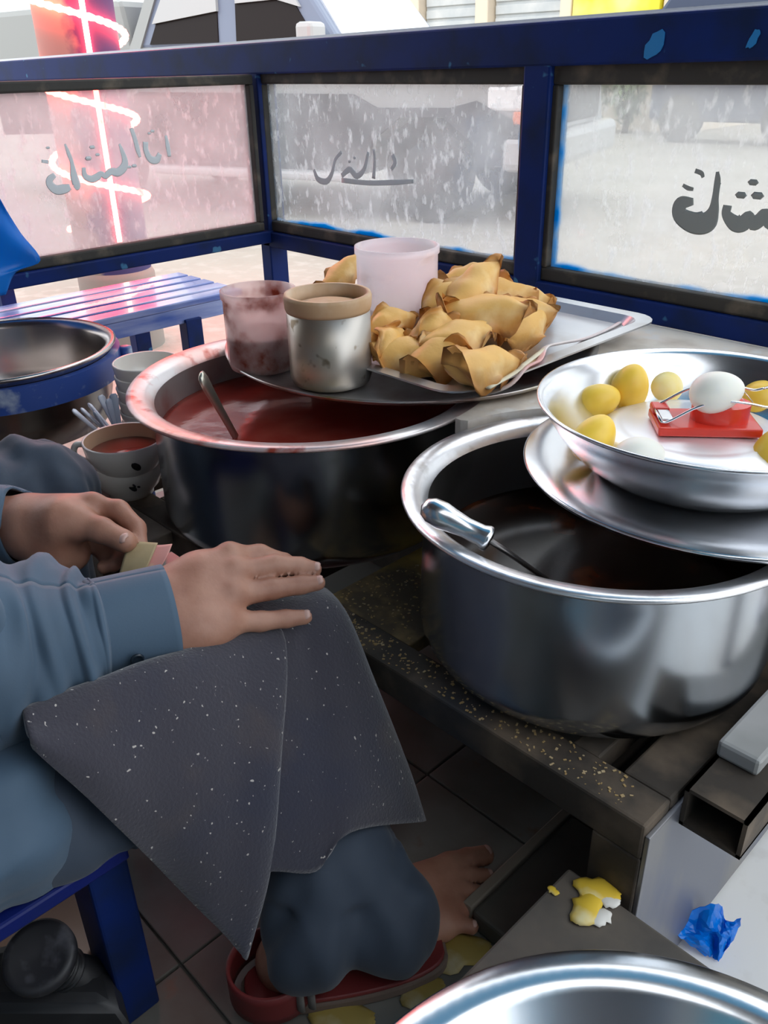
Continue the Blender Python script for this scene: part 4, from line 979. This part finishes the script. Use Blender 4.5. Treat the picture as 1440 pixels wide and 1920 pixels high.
bp = N.new('ShaderNodeBump'); bp.inputs['Strength'].default_value = .22; bp.inputs['Distance'].default_value = .001; L.new(n2.outputs['Fac'], bp.inputs['Height']); L.new(bp.outputs[0], b.inputs['Normal'])
M_nail = mat('nail', (.52, .33, .28), .35)
M_cloth = mat('blue_grey_cotton', (.056, .100, .155), .72, var=[((.042, .076, .120), 6, .4, .7, 4)], bump=(420, .12, .0006), sheen=.15)
M_cloth2 = mat('grey_cotton', (.034, .050, .078), .75, var=[((.025, .038, .060), 6, .4, .7, 4)], bump=(420, .12, .0006), sheen=.15)

man = thing('person', 'seated man in a blue-grey tunic, hand on his towel covered knee', 'person', (-.80, .12, 0))
S = SDF((-1.22, -.26, -.002), (-.34, .62, 1.26), .0034)
# trunk, neck, head
S.add([HIPR, HIPL], [.095, .095], kb=.05)
S.add([(-.82, -.02, .36), (-.82, -.04, .52), (-.82, -.04, .70), (-.82, -.02, .80)], [.105, .098, .110, .085], .05, .05)
S.add([SHL+(.03, 0, -.02), SHR+(-.03, 0, -.02)], [.065, .065], kb=.05)
S.add([(-.82, -.015, .80), (-.82, .015, .93)], [.052, .050], kb=.03)
hc = np.array([-.82, .045, 1.03])
S.add([hc+(0, -.02, .02), hc+(0, .025, -.02)], [.085, .075], kb=.03)
S.add([hc+(0, .045, -.06), hc+(0, .06, -.085)], [.045, .032], kb=.03)
S.add([hc+(0, .095, .015), hc+(0, .112, -.022)], [.010, .014], kb=.012)
for sx_ in (-1, 1):
    S.add([hc+(sx_*.082, -.01, .015), hc+(sx_*.086, -.012, -.025)], [.012, .010], kb=.008)
    S.cut([hc+(sx_*.032, .103, .018), hc+(sx_*.036, .103, .018)], [.012, .011], .01)
    S.add([hc+(sx_*.032, .082, .016), hc+(sx_*.033, .082, .016)], [.0115, .0115], kb=.004)
S.cut([hc+(-.022, .100, -.052), hc+(.022, .100, -.052)], [.004, .004], .006)
# legs
for hp, kn, an in ((HIPR, KNR, ANR), (HIPL, KNL, ANL)):
    S.add([hp, kn], [.072, .052], kb=.05); S.add([kn, kn+(an-kn)*.35+(0, -.01, 0), an], [.050, .046, .030], .03, .03)
# right foot on the floor, toes spread
toes = [pz(908, 1604, .018), pz(914, 1642, .014), pz(910, 1676, .013), pz(902, 1708, .012), pz(884, 1738, .012)]
heel = ANR+np.array([-.012, -.035, -.052])
S.add([ANR, heel], [.030, .027], .03, .03)
balls = [pz(842, 1622, .030), pz(844, 1648, .026), pz(842, 1674, .024), pz(836, 1702, .022), pz(824, 1730, .020)]
for b_ in balls: S.add([ANR+(.0, .01, -.02), b_], [.026, .014], .02, .018)
S.add([heel, balls[4]], [.022, .014], .02, .03)
S.fingers([([b_, (b_+t_)/2+(0, 0, .004), t_], [.0135 if i == 0 else .011, .0115 if i == 0 else .0090, .0122 if i == 0 else .0085]) for i, (b_, t_) in enumerate(zip(balls, toes))], .008)
# left foot
S.add([ANL, ANL+(0, -.03, -.05), ANL+(.0, .06, -.055), ANL+(.01, .13, -.062)], [.03, .028, .030, .018], .03, .03)
# right arm and hand
S.add([SHR, ELR, WRR], [.05, .040, .030], .02, .03)
Rm = dict(i=D(432, 1046, .889), m=D(440, 1076, .875), r=D(436, 1118, .860), p=D(424, 1166, .845))
for k_, r_ in (('i', .0140), ('m', .0145), ('r', .0140), ('p', .0130)):
    st_ = {'i': D(310, 1105, .852), 'm': D(310, 1125, .843), 'r': D(312, 1160, .834), 'p': D(314, 1190, .826)}[k_]
    S.add([st_, (st_+Rm[k_])/2, Rm[k_]], [.0215, .0190, r_], .02, .016)
S.add([D(320, 1188, .830), D(400, 1184, .842)], [.020, .016], .02, .02)
def knuckle(c, r, kb=.008): S.add([c, c+(0, 0, .0005)], [r, r], kb=kb)
up_ = np.array([.12, -.2, 1.0]); up_ /= np.linalg.norm(up_)
for k_, r_ in (('i', .0105), ('m', .0105), ('r', .010), ('p', .0095)): knuckle(Rm[k_]+up_*.0062, r_)
for k_ in 'imrp':                                                    # tendons
    st_ = D(330, 1130, .842); S.add([st_*.35+Rm[k_]*.65+up_*.0135, Rm[k_]+up_*.0105], [.0030, .0040], .004, .010)
RF = {'i': [Rm['i'], D(487, 1040, .906), D(532, 1054, .918), D(562, 1068, .925)], 'm': [Rm['m'], D(515, 1060, .893), D(562, 1062, .902), D(589, 1067, .906)],
      'r': [Rm['r'], D(510, 1104, .879), D(563, 1097, .890), D(596, 1093, .895)], 'p': [Rm['p'], D(488, 1165, .862), D(537, 1160, .872), D(572, 1157, .877)]}
rad = {'i': [.0125, .0112, .0098, .0083], 'm': [.0128, .0116, .0100, .0085], 'r': [.0124, .0112, .0098, .0083], 'p': [.0118, .0104, .0092, .0079]}
S.fingers([(RF[k_], rad[k_]) for k_ in 'imrp'], .010)
S.add([D(335, 1100, .86), D(400, 1072, .905), D(450, 1072, .925)], [.019, .013, .010], .01, .012)
# left arm and hand
S.add([SHL, ELL, WRL], [.05, .038, .029], .02, .03)
Lm = dict(i=D(168, 950, .956), m=D(162, 958, .975), r=D(152, 975, .988), p=D(142, 995, .992))
for k_, r_ in (('i', .0145), ('m', .0135), ('r', .013), ('p', .012)):
    st_ = {'i': D(62, 968, .957), 'm': D(60, 972, .970), 'r': D(58, 985, .98), 'p': D(56, 1000, .982)}[k_]
    S.add([st_, Lm[k_]], [.0235, r_], .02, .018)
S.add([D(58, 1010, .955), D(105, 1035, .952), D(140, 1040, .962)], [.026, .024, .016], .02, .022)     # heel of the hand
S.add([D(62, 985, .945), D(118, 978, .932), D(142, 980, .929)], [.024, .0225, .0165], .02, .02)        # ball of the thumb
LF = [([Lm['i'], D(222, 957, .950), D(256, 990, .940), D(263, 1024, .930)], [.0132, .0120, .0104, .0086]),
      ([Lm['m'], D(228, 972, .970), D(252, 1012, .960), D(248, 1044, .948)], [.0128, .0115, .0100, .0085]),
      ([Lm['r'], D(212, 1008, .985), D(226, 1044, .972), D(212, 1060, .955)], [.0122, .0108, .0095, .0082]),
      ([Lm['p'], D(190, 1030, .985), D(205, 1056, .972), D(194, 1064, .955)], [.0112, .0098, .0088, .0078]),
      ([D(138, 980, .930), D(190, 994, .922), D(232, 1014, .916), D(236, 1016, .9155)], [.0165, .0142, .0118, .0112])]
S.fingers(LF, .010)
knuckle(D(175, 943, .950), .0105)
V, Q = S.mesh()
V = on_seat(V, .2475); body = np_obj('body', V, Q, M_skin, man, 2)
def nail(p, q, nrm_, w, l, parent=body):
    d = (q-p)/np.linalg.norm(q-p); nrm_ = nrm_-d*(nrm_@d); nrm_ /= np.linalg.norm(nrm_); s_ = np.cross(d, nrm_)
    G = [[q+d*(u*l)+s_*(v*w)+nrm_*(-(v*v)*w*.5-(max(0, u-.4)**2)*l*.5) for v in np.linspace(-1, 1, 7)] for u in np.linspace(-1, 1, 7)]
    G = np.array(G); 
    for i, u in enumerate(np.linspace(-1, 1, 7)):
        f_ = math.sqrt(max(.05, 1-max(0, abs(u)-.35)**2*1.7)); G[i] = G[i].mean(0)+(G[i]-G[i].mean(0))*f_
    return solid(MB().grid(G).build('nail', M_nail, man), .0012, 0)
tocam = lambda p: (CAM-p)/np.linalg.norm(CAM-p)
for k_, r_ in (('r', .0079), ('p', .0074), ('m', .0080)):
    a, q = RF[k_][2], RF[k_][3]; nv = up_*.75+tocam(q)*.45; nv /= np.linalg.norm(nv); d = (q-a)/np.linalg.norm(q-a); nv = nv-d*(nv@d); nv /= np.linalg.norm(nv)
    nail(a, q+nv*(r_-.0002)-d*.0015, nv, .0052, .0056)
a, q = LF[4][0][1], LF[4][0][2]; nv = up_*.55+tocam(q)*.75; d = (q-a)/np.linalg.norm(q-a); nv = nv-d*(nv@d); nv /= np.linalg.norm(nv)
nail(a, q+nv*.0116-d*.001, nv, .0068, .0078)
for i in range(5):
    q = toes[i]; a = balls[i]; d = (q-a)/np.linalg.norm(q-a); nv = np.array([0, 0, 1.])-d*d[2]; nv /= np.linalg.norm(nv)
    nail(a, q+nv*((.0118 if i == 0 else .0082)), nv, .0075 if i == 0 else .0048, .006 if i == 0 else .004)
# hair
S = SDF((-.95, -.10, .92), (-.69, .16, 1.18), .005)
S.add([hc+(0, -.03, .035), hc+(0, .018, .025)], [.092, .080], kb=.02); S.add([hc+(0, -.05, -.03), hc+(0, -.03, .02)], [.06, .08], kb=.02)
V, Q = S.mesh(); np_obj('hair', V, Q, mat('black_hair', (.012, .011, .010), .6, bump=(90, .5, .004)), man, 1)

# ---- clothing
def fold_noise(V, sc, seed):
    return np.array([mnoise.noise(Vector((v[0]*sc[0]+seed, v[1]*sc[1], v[2]*sc[2]))) for v in V])
S = SDF((-1.24, -.22, .0), (-.36, .58, .50), .0058)
S.add([HIPR, HIPL], [.115, .115], kb=.06)
S.add([HIPR+(.0, .0, .0), KNR], [.088, .050], kb=.05); S.add([HIPR+(.06, .1, -.04), (-.592, .205, .255)], [.05, .036], kb=.04); S.add([HIPL, KNL+(0, 0, .0)], [.095, .076], kb=.05)
S.add([HIPR+(.045, .0, -.01), (-.625, .16, .285)], [.085, .055], kb=.05)
S.add([KNR, (-.602, .405, .20), (-.530, .385, .120), (-.482, .355, .075)], [.048, .044, .058, .060], .04, .04)
S.add([(-.50, .39, .11), (-.445, .405, .075)], [.065, .050], .04, .04)
S.add([KNL, (-1.05, .345, .22), ANL+(0, 0, .03)], [.074, .062, .060], .04, .04)
S.f[:, :, :int(.030/.0058)] = np.maximum(S.f[:, :, :int(.030/.0058)], .01)
V, Q = S.mesh(); N_ = vnormals(V, Q)
V = V+N_*((fold_noise(V, (16, 16, 5), 3)*.016+fold_noise(V, (34, 34, 9), 8)*.007)*np.where(V[:, 0] < -.85, 1.6, np.where(V[:, 2] < .13, 1.7, .7)))[:, None]
V[:, 2] = np.maximum(V[:, 2], .012)
V = on_seat(V); np_obj('trousers', V, Q, M_cloth2, man, 2)
S = SDF((-1.14, -.25, .20), (-.48, .30, .92), .0062)
S.add([(-.82, -.04, .34), (-.82, -.05, .55), (-.82, -.05, .74)], [.168, .158, .158], .06, .06)
S.add([SHL+(.02, 0, -.01), SHR+(-.02, 0, -.01)], [.092, .092], kb=.06)
S.add([HIPR+(.03, -.02, .0), (-.63, .12, .30)], [.135, .082], kb=.05); S.add([HIPL, (-.98, .14, .33)], [.12, .10], kb=.05)
S.add([(-.82, .0, .80), (-.82, .01, .87)], [.07, .062], kb=.03)
V, Q = S.mesh(); N_ = vnormals(V, Q); V = V+N_*(fold_noise(V, (7, 7, 16), 1)*.022+fold_noise(V, (12, 12, 34), 5)*.010)[:, None]
V = on_seat(V); np_obj('tunic', V, Q, M_cloth, man, 2)
def sleeve(name, ctr, rad_, nlen, seed, amp, m_, squash=1.0):
    C_ = cr(np.c_[np.array(ctr), np.array(rad_)], nlen); P = C_[:, :3]; R_ = C_[:, 3]; n = 72; G = []
    prev = np.array([0, 0, 1.])
    for i in range(len(P)):
        t_ = P[min(i+1, len(P)-1)]-P[max(i-1, 0)]; t_ /= np.linalg.norm(t_); a = prev-t_*(prev@t_); a /= np.linalg.norm(a); prev = a; b_ = np.cross(t_, a)
        u = i/(len(P)-1); row = []
        for k_ in range(n+1):
            q = 2*math.pi*k_/n; r_ = R_[i]
            f_ = amp(u, q); row.append(P[i]+(r_+f_)*(math.cos(q)*a+math.sin(q)*b_))
        G.append(row)
    mb = MB().grid(np.array(G)); o = mb.build(name, m_, man); return o, P
def ampR(u, q):
    e = max(0, 1-abs(u-.80)/.22); w = mnoise.noise(Vector((u*9, math.cos(q)*1.3, math.sin(q)*1.3)))*.013
    ridge = .5+.5*math.cos(u*44+3.0*math.sin(q+.6)+1.2*math.cos(2*q))
    return w*(1-max(0, u-.9)*8)+e*(.011*ridge**3-.004)+.004*math.sin(q*3+u*7)*e
CUF0 = D(186, 1182, .806); CUF1 = D(318, 1150, .834)
sv, _ = sleeve('sleeve', [SHR+(-.01, 0, .03), SHR*.5+ELR*.5+(.02, 0, 0), ELR, D(-60, 1232, .745), D(20, 1218, .768), D(100, 1200, .787), D(160, 1187, .80), CUF0], [.078, .080, .088, .090, .084, .074, .060, .0475], 14, 1, ampR, M_cloth)
solid(sv, .0025)
def cuff(c0, c1, r0, r1, parent, tilt=None):
    G = []; t_ = (c1-c0)/np.linalg.norm(c1-c0); a = np.array([0, 0, 1.])-t_*t_[2]; a /= np.linalg.norm(a); b_ = np.cross(t_, a)
    for u in np.linspace(0, 1, 14):
        G.append([c0+(c1-c0)*u+(r0+(r1-r0)*u+.0012*math.sin(3*q+u*2))*(math.cos(q)*a*1.0+math.sin(q)*b_*.92) for q in np.linspace(0, 2*math.pi, 65)])
    o = MB().grid(np.array(G)).build('cuff', M_cloth, parent); solid(o, .004); return o, t_, a, b_
cf, t_, a_, b_ = cuff(CUF0-(CUF1-CUF0)*.10, CUF1, .0500, .0475, man)
ring = [CUF0+(.0512)*(math.cos(q)*a_+math.sin(q)*b_*.92) for q in np.linspace(0, 2*math.pi, 49)]
MB().tube(ring, .0011, 6, cap=False).build('seam', M_cloth, cf)
# cuff button, on the side that faces down towards the lens
bpx = D(254, 1250, .80); ax_p = CUF0+(CUF1-CUF0)*((bpx-CUF0)@t_/np.linalg.norm(CUF1-CUF0)); dv = bpx-ax_p; dv -= t_*(dv@t_); dv /= np.linalg.norm(dv)
dv = dv*.80+tocam(ax_p)*.62; dv -= t_*(dv@t_); dv /= np.linalg.norm(dv)
rm = Vector(dv).to_track_quat('Z', 'Y').to_matrix().to_4x4()
bpos = ax_p+dv*.0515
MB().lathe([(0, 0), (.006, 0), (.0066, .0012), (.006, .0026), (.0045, .0026), (.0036, .0016), (0, .0016)], n=24, M=rm, c=tuple(bpos)).build('button', mat('navy_button', (.012, .02, .03), .25), cf)
def ampL(u, q): return mnoise.noise(Vector((u*6+5, math.cos(q)*1.2, math.sin(q)*1.2)))*.010
sv, _ = sleeve('sleeve', [SHL+(0, 0, .03), SHL*.5+ELL*.5, ELL, ELL*.65+WRL*.35, ELL*.3+WRL*.7, D(0, 985, .972), D(38, 982, .968)], [.082, .078, .072, .064, .054, .0475, .0425], 10, 2, ampL, M_cloth); solid(sv, .0025)

# ------------------------------------------------------------------ towel over the knee
M_towel = mat('charcoal_towel', (.040, .037, .050), .95, var=[((.022, .026, .050), 5, .45, .68, 4), ((.075, .058, .055), 9, .55, .78, 5), ((.5, .46, .42), 210, .730, .755, 1)], bump=(330, .55, .002), sheen=.4)
cols = [  # hip side to knee: near shoulder, middle, lower, hem (px, px, x-plane)
    [(40, 1330, -.605), (48, 1355, -.590), (55, 1380, -.578), (62, 1402, -.575)],
    [(150, 1290, -.602), (160, 1370, -.572), (172, 1440, -.555), (186, 1515, -.550)],
    [(280, 1250, -.596), (290, 1390, -.558), (300, 1520, -.536), (312, 1640, -.530)],
    [(410, 1228, -.590), (414, 1430, -.534), (410, 1600, -.506), (404, 1733, -.495)],
    [(500, 1212, -.586), (490, 1430, -.522), (474, 1630, -.490), (448, 1782, -.480)],
    [(532, 1205, -.584), (524, 1430, -.518), (505, 1630, -.488), (464, 1786, -.478)],
    [(520, 1200, -.592), (506, 1430, -.532), (494, 1570, -.504), (488, 1640, -.492)],
    [(560, 1186, -.592), (585, 1390, -.526), (592, 1550, -.482), (592, 1634, -.468)],
    [(605, 1150, -.594), (655, 1345, -.526), (678, 1480, -.482), (655, 1562, -.465)],
    [(634, 1135, -.602), (702, 1290, -.544), (762, 1445, -.498), (790, 1540, -.475)],
    [(622, 1116, -.640), (690, 1280, -.592), (748, 1440, -.545), (776, 1536, -.525)]]
G = []
for j, cc in enumerate(cols):
    pts = [px(*q) for q in cc]; y = min(pts[0][1]+.0, .478)
    dz = -.012*max(0, (y-.40)/.08)
    top = [np.array([-.715, y, .345+dz]), np.array([-.690, y, .364+dz]), np.array([-.640, y, .372+dz]), ]
    if j == len(cols)-1: top = [np.array([-.70, .476, .325]), np.array([-.688, .480, .342]), np.array([-.666, .484, .352])]
    if j == len(cols)-2: top = [np.array([-.705, .466, .335]), np.array([-.688, .470, .352]), np.array([-.645, .474, .364])]
    G.append(top+pts)
G = np.array(G).transpose(1, 0, 2)
A = patch(G, 7, 8)
nn = A.shape
for i in range(nn[0]):
    for j in range(nn[1]):
        A[i, j] += np.array([1, -.6, 0])*mnoise.noise(Vector((j*.13, i*.05, 2)))*.004*min(1, i/18)
tw = MB().grid(A).build('towel', M_towel); solid(tw, .0045, 0)
tag(tw, 'charcoal towel speckled with crumbs draped over the man\'s near knee', 'towel')

# folded banknotes in his fingers
M_note = mat('tan_banknote', (.46, .36, .20), .7, var=[((.36, .28, .15), 25, .45, .7, 4)])
M_note2 = mat('pink_banknote', (.72, .34, .30), .7, var=[((.75, .62, .42), 22, .5, .66, 3)])
def note(name, pts, m_, lab):
    A = patch(np.array([[D(*q) for q in r] for r in pts]), 6, 6); o = MB().grid(A).build(name, m_); solid(o, .0008); tag(o, lab, 'banknote'); return o
note('banknote', [[(242, 1014, .926), (268, 1016, .922), (296, 1018, .920)], [(232, 1046, .916), (258, 1050, .911), (284, 1046, .910)], [(222, 1082, .910), (244, 1084, .906), (270, 1076, .905)]], M_note, 'tan folded banknote pinched between the man\'s thumb and finger')
note('banknote', [[(282, 1022, .930), (302, 1022, .928), (323, 1020, .927)], [(272, 1050, .920), (294, 1050, .918), (314, 1042, .918)], [(262, 1072, .914), (284, 1070, .912), (300, 1066, .912)]], M_note2, 'pink banknote sticking out behind the tan one')
# ------------------------------------------------------------------ seat, sandal and things on the floor
sb = thing('seat_bench', 'royal blue wooden bench the man sits on', 'bench', (-.82, -.1, 0))
for i in range(4):
    x = -1.08+i*.129; box('seat_board', (x, -.55, .227), (x+.126, .205, .245), M_blue3, sb, bevel=.003)
box('apron', (-.63, -.55, .19), (-.612, .195, .227), M_blue3, sb, bevel=.003)
box('apron', (-1.05, -.55, .19), (-1.032, .195, .227), M_blue3, sb, bevel=.003)
for x in (-1.06, -.63):
    for y in (-.52, .165): box('leg', (x, y, 0), (x+.055, y+.04, .227), M_blue, sb, bevel=.003)
# sandal under the near foot
M_sole = mat('brown_sole', (.14, .10, .08), .7); M_sred = mat('red_rubber', (.16, .02, .02), .5)
h0 = pz(452, 1862, .012); h1 = pz(835, 1770, .012); d = (h1-h0); Ls = np.linalg.norm(d); d /= Ls; s_ = np.array([-d[1], d[0], 0])
def sole_poly(g):
    P = []
    for q in np.linspace(0, 2*math.pi, 41)[:-1]:
        u = .5-.5*math.cos(q); w = (.034+.012*u-.010*math.sin(math.pi*u)**2)*math.sin(q)*1.0
        w = math.copysign((abs(math.sin(q)))**.6*(.033+.012*u), math.sin(q))
        p = h0+d*(u*(Ls+2*g)-g)+s_*w*(1+g*8); P.append((p[0], p[1]))
    return P
sd = thing('sandal', 'red and brown rubber sandal under the man\'s bare foot', 'sandal', h0+d*Ls*.5-(0, 0, .012))
MB().prism(sole_poly(0), .001, .016, lambda a, b_, t: (a, b_, t)).build('sole', M_sole, sd, smooth=False, bevel=.003)
MB().prism(sole_poly(-.004), .0162, .022, lambda a, b_, t: (a, b_, t)).build('insole', M_sred, sd, smooth=False, bevel=.002)
P = []
for q in np.linspace(-2.3, 2.3, 30):
    p = h0+d*(.035-.045*math.cos(q))+s_*.041*math.sin(q); P.append([(p[0], p[1], z) for z in np.linspace(.012, .052, 5)])
solid(MB().grid(np.array(P)).build('heel_cup', M_sred, sd), .004)
for u in (.26, .31):
    c_ = h0+d*Ls*u; A_ = [c_+s_*.042*math.cos(q)+np.array([0, 0, .012+.052*math.sin(q)]) for q in np.linspace(0, math.pi, 15)]
    MB().tube(A_, .005, 8, flat=.5).build('strap', mat('grey_strap', (.16, .15, .14), .6), sd)
# jerrycan and round board beneath the bench
M_jer = mat('black_canister', (.018, .018, .02), .5, var=[((.05, .05, .055), 10, .5, .75, 4)])
jc = pz(110, 1905, .06); jr = thing('jerrycan', 'black plastic canister with a wide round cap beside the bench', 'canister', (jc[0], jc[1], 0))
P_ = [pz(x, y, .0) for x, y in ((-90, 1990), (262, 1990), (240, 1908), (180, 1866), (60, 1848), (-80, 1880))]
mb = MB(); q0 = [(p[0], p[1]) for p in P_]; cxy = np.mean(q0, 0)
rings = []
for z, f_ in ((.002, .92), (.015, 1.0), (.055, 1.0), (.078, .9), (.085, .7)):
    rings.append(([tuple(cxy+(np.array(q)-cxy)*f_) for q in q0], z))
o = loft('body', rings, M_jer, jr); o.modifiers.new('b', 'BEVEL').width = .012
cc = pz(80, 1800, .125); nrm_ = (tocam(cc)+np.array([-.30, -.10, .25])); nrm_ /= np.linalg.norm(nrm_)
rm = Vector(nrm_).to_track_quat('Z', 'Y').to_matrix().to_4x4()
cp = MB().lathe([(0, 0), (.030, 0), (.034, .006), (.034, .014), (.031, .018), (.026, .0165), (0, .015)], n=48, M=rm, c=tuple(cc)).build('cap', mat('worn_black_cap', (.02, .02, .024), .5, var=[((.12, .12, .14), 24, .55, .75, 4)]), jr)
nk = pz(140, 1822, .085)
for q in range(5):
    p = cc*(1-.18*q)+nk*(.18*q)-nrm_*.006; rm2 = Vector(nk-cc).to_track_quat('Z', 'Y').to_matrix().to_4x4()
    MB().lathe([(.016, -.003), (.020, -.002), (.021, 0), (.020, .002), (.016, .003)], n=28, M=rm2, c=tuple(p), closed=True).build('neck_ring', M_jer, jr)
MB().tube([cc-nrm_*.004, nk, pz(165, 1850, .06)], [.016, .018, .03], 16).build('neck', M_jer, jr)
M_salm = mat('salmon_plastic', (.62, .38, .27), .5, var=[((.50, .36, .10), 12, .56, .75, 3)])
rb = pz(30, 1800, .01)
ob = MB().lathe([(0, .001), (.075, .001), (.084, .006), (.086, .016), (.082, .016), (.075, .008), (0, .006)], c=(rb[0]-.02, rb[1]+.02, 0), n=56).build('floor_dish', M_salm); tag(ob, 'salmon pink plastic dish on the floor beneath the bench', 'dish')

# ------------------------------------------------------------------ low plank bench with the big steel tray
M_plank = mat('greasy_plank', (.085, .075, .065), .6, var=[((.15, .125, .10), 12, .45, .7, 6), ((.04, .038, .04), 4, .5, .7, 4)], bump=(35, .3, .003))
lb = thing('low_plank_bench', 'dark greasy plank bench in front of the iron stand', 'bench', (0, .2, 0))
for y0, y1 in ((.345, .512), (.17, .341), (-.01, .166)): box('plank', (-.288, y0, .165), (.42, y1, .19), M_plank, lb, bevel=.003)
for x in (-.27, .36):
    for y in (.02, .44): box('leg', (x, y, 0), (x+.04, y+.04, .165), M_plank, lb)
M_bigtray = mat('washed_tray', (.80, .82, .84), .22, 1, var=[((.66, .68, .70), 8, .5, .75, 4)], bump=(9, .08, .003))
BT = (-.031, .244)
o = MB().lathe([(0, .191), (.180, .191), (.196, .195), (.216, .238), (.222, .245), (.240, .2465), (.244, .244), (.2455, .247), (.243, .250), (.222, .2485), (.212, .243), (.192, .200), (.178, .195), (0, .194)], c=(*BT, 0), n=120).build('steel_tray', M_bigtray)
tag(o, 'big round shallow aluminium tray on the low plank bench', 'tray')

# egg peel, crumbs, wrapper
M_peel = mat('yellow_egg_peel', (.82, .56, .05), .5, var=[((.86, .78, .45), 30, .5, .7, 3)])
M_peeld = mat('dull_egg_peel', (.34, .25, .06), .6, var=[((.46, .40, .25), 25, .5, .7, 4)])  # duller, darker yellow than the peel on the bench
M_peelw = mat('white_egg_peel', (.82, .80, .74), .5)
def peel(c, w, l, rot, m_, lab, seed, grp, curl=.35):
    R_ = random.Random(seed); n = 9; ca, sa_ = math.cos(rot), math.sin(rot); G = []
    for i in range(n):
        u = i/(n-1)*2-1; row = []
        wl_ = math.sqrt(max(.08, 1-abs(u)**2.5))*(1+R_.uniform(-.22, .22))
        sh_ = R_.uniform(-.18, .18)
        for j in range(7):
            v = j/6*2-1; x = u*l*(1+R_.uniform(-.03, .03)); y = (v*wl_+sh_)*w
            z = .0012+curl*(w*1.3)*(1-u*u*.7)*(1-v*v*.75); row.append((c[0]+x*ca-y*sa_, c[1]+x*sa_+y*ca, c[2]+max(.0008, z)))
        G.append(row)
    o = MB().grid(np.array(G)).build('egg_peel', m_); solid(o, .0011, 1); tag(o, lab, 'egg peel', grp); return o
BZ_ = .1905
peel(pz(1118, 1672, BZ_), .013, .022, math.radians(YAW-20), M_peel, 'deep yellow curl of egg peel on the plank bench', 1, 'egg peel on the plank bench')
peel(pz(1102, 1706, BZ_), .013, .021, math.radians(YAW+50), M_peel, 'pale yellow flake of egg peel on the plank bench', 2, 'egg peel on the plank bench')
peel(pz(1138, 1688, BZ_), .008, .012, math.radians(YAW-20), M_peelw, 'white fragment of egg peel tucked under the deep yellow curl', 3, 'egg peel on the plank bench')
peel(pz(1124, 1722, BZ_), .008, .012, math.radians(YAW+20), M_peelw, 'white fragment of egg peel beside the pale yellow flake', 4, 'egg peel on the plank bench')
peel(pz(1037, 1672, BZ_), .004, .006, 0, M_peel, 'tiny yellow crumb of egg peel near the plank edge', 5, 'egg peel on the plank bench')
peel(pz(862, 1786, .001), .022, .036, math.radians(YAW+12), M_peeld, 'big yellow piece of egg peel on the floor by the toes', 6, 'egg peel on the floor', .2)
peel(pz(792, 1862, .001), .014, .026, math.radians(YAW+20), M_peeld, 'thin yellow piece of egg peel on the floor beside the sandal', 7, 'egg peel on the floor', .2)
peel(pz(640, 1908, .001), .020, .035, math.radians(YAW), M_peeld, 'yellow piece of egg peel on the floor past the sandal strap', 8, 'egg peel on the floor', .2)
peel(pz(1246, 1660, .001), .012, .018, .3, mat('cream_crumb', (.70, .56, .34), .7), 'cream crumb on the white tile beside the end panel', 9, 'egg peel on the floor', .3)
M_wrap = sheet_mat('blue_wrapper', (.0, .22, .80), .3, .22)
R_ = random.Random(4); G = []
ptsw = [[(1268, 1738), (1300, 1706), (1340, 1694), (1352, 1700), (1362, 1726), (1390, 1722)], [(1266, 1748), (1300, 1742), (1330, 1738), (1350, 1742), (1366, 1744), (1384, 1742)], [(1290, 1770), (1316, 1764), (1338, 1760), (1352, 1762), (1362, 1768), (1370, 1768)], [(1320, 1790), (1330, 1792), (1338, 1798), (1344, 1800), (1348, 1800), (1352, 1794)]]
hz = [[.035, .045, .055, .030, .028, .040], [.030, .022, .034, .026, .030, .020], [.018, .026, .016, .028, .015, .018], [.004, .005, .004, .006, .004, .005]]
A = patch(np.array([[pz(x, y, hz[i][j]) for j, (x, y) in enumerate(r)] for i, r in enumerate(ptsw)]), 4, 4)
for i in range(A.shape[0]):
    for j in range(A.shape[1]): A[i, j] += np.array([R_.uniform(-.0012, .0012), R_.uniform(-.0012, .0012), R_.uniform(-.0014, .0014)]); A[i, j, 2] = max(A[i, j, 2], .002)
o = MB().grid(A).build('crumpled_wrapper', M_wrap, smooth=False); solid(o, .0008); tag(o, 'crumpled blue plastic wrapper on the white floor tile', 'wrapper')

# crumbs strewn over the stand
M_cr = mat('fried_crumbs', (.40, .27, .11), .8, var=[((.56, .45, .28), 60, .5, .7, 2)])
R_ = random.Random(11); mb = MB()
for q in range(800):
    if q < 430: x, y, z = R_.uniform(-.695, -.56), R_.uniform(.57, .80), FT-.001
    else: x, y, z = -.70+.45*R_.random()**1.7, R_.uniform(.524, .563), FT
    if x < -.72: continue
    if math.hypot(x-PM[0], y-PM[1]) < .24 or math.hypot(x-PR2[0], y-PR2[1]) < (.155 if z == FT else .20): continue
    a = R_.uniform(0, 3.14); l = R_.uniform(.0006, .0019); w = l*R_.uniform(.35, .8); h = l*.5; ca, sa_ = math.cos(a), math.sin(a)
    mb.hexa([(x+u*l*ca-v*w*sa_, y+u*l*sa_+v*w*ca, z+.0001+t_*h) for t_ in (0, 1) for u, v in ((-1, -1), (1, -1), (1, 1), (-1, 1))])
o = mb.build('fried_crumbs', M_cr, smooth=False); tag(o, 'golden frying crumbs strewn over the iron stand between the pots', 'crumbs', kind='stuff')
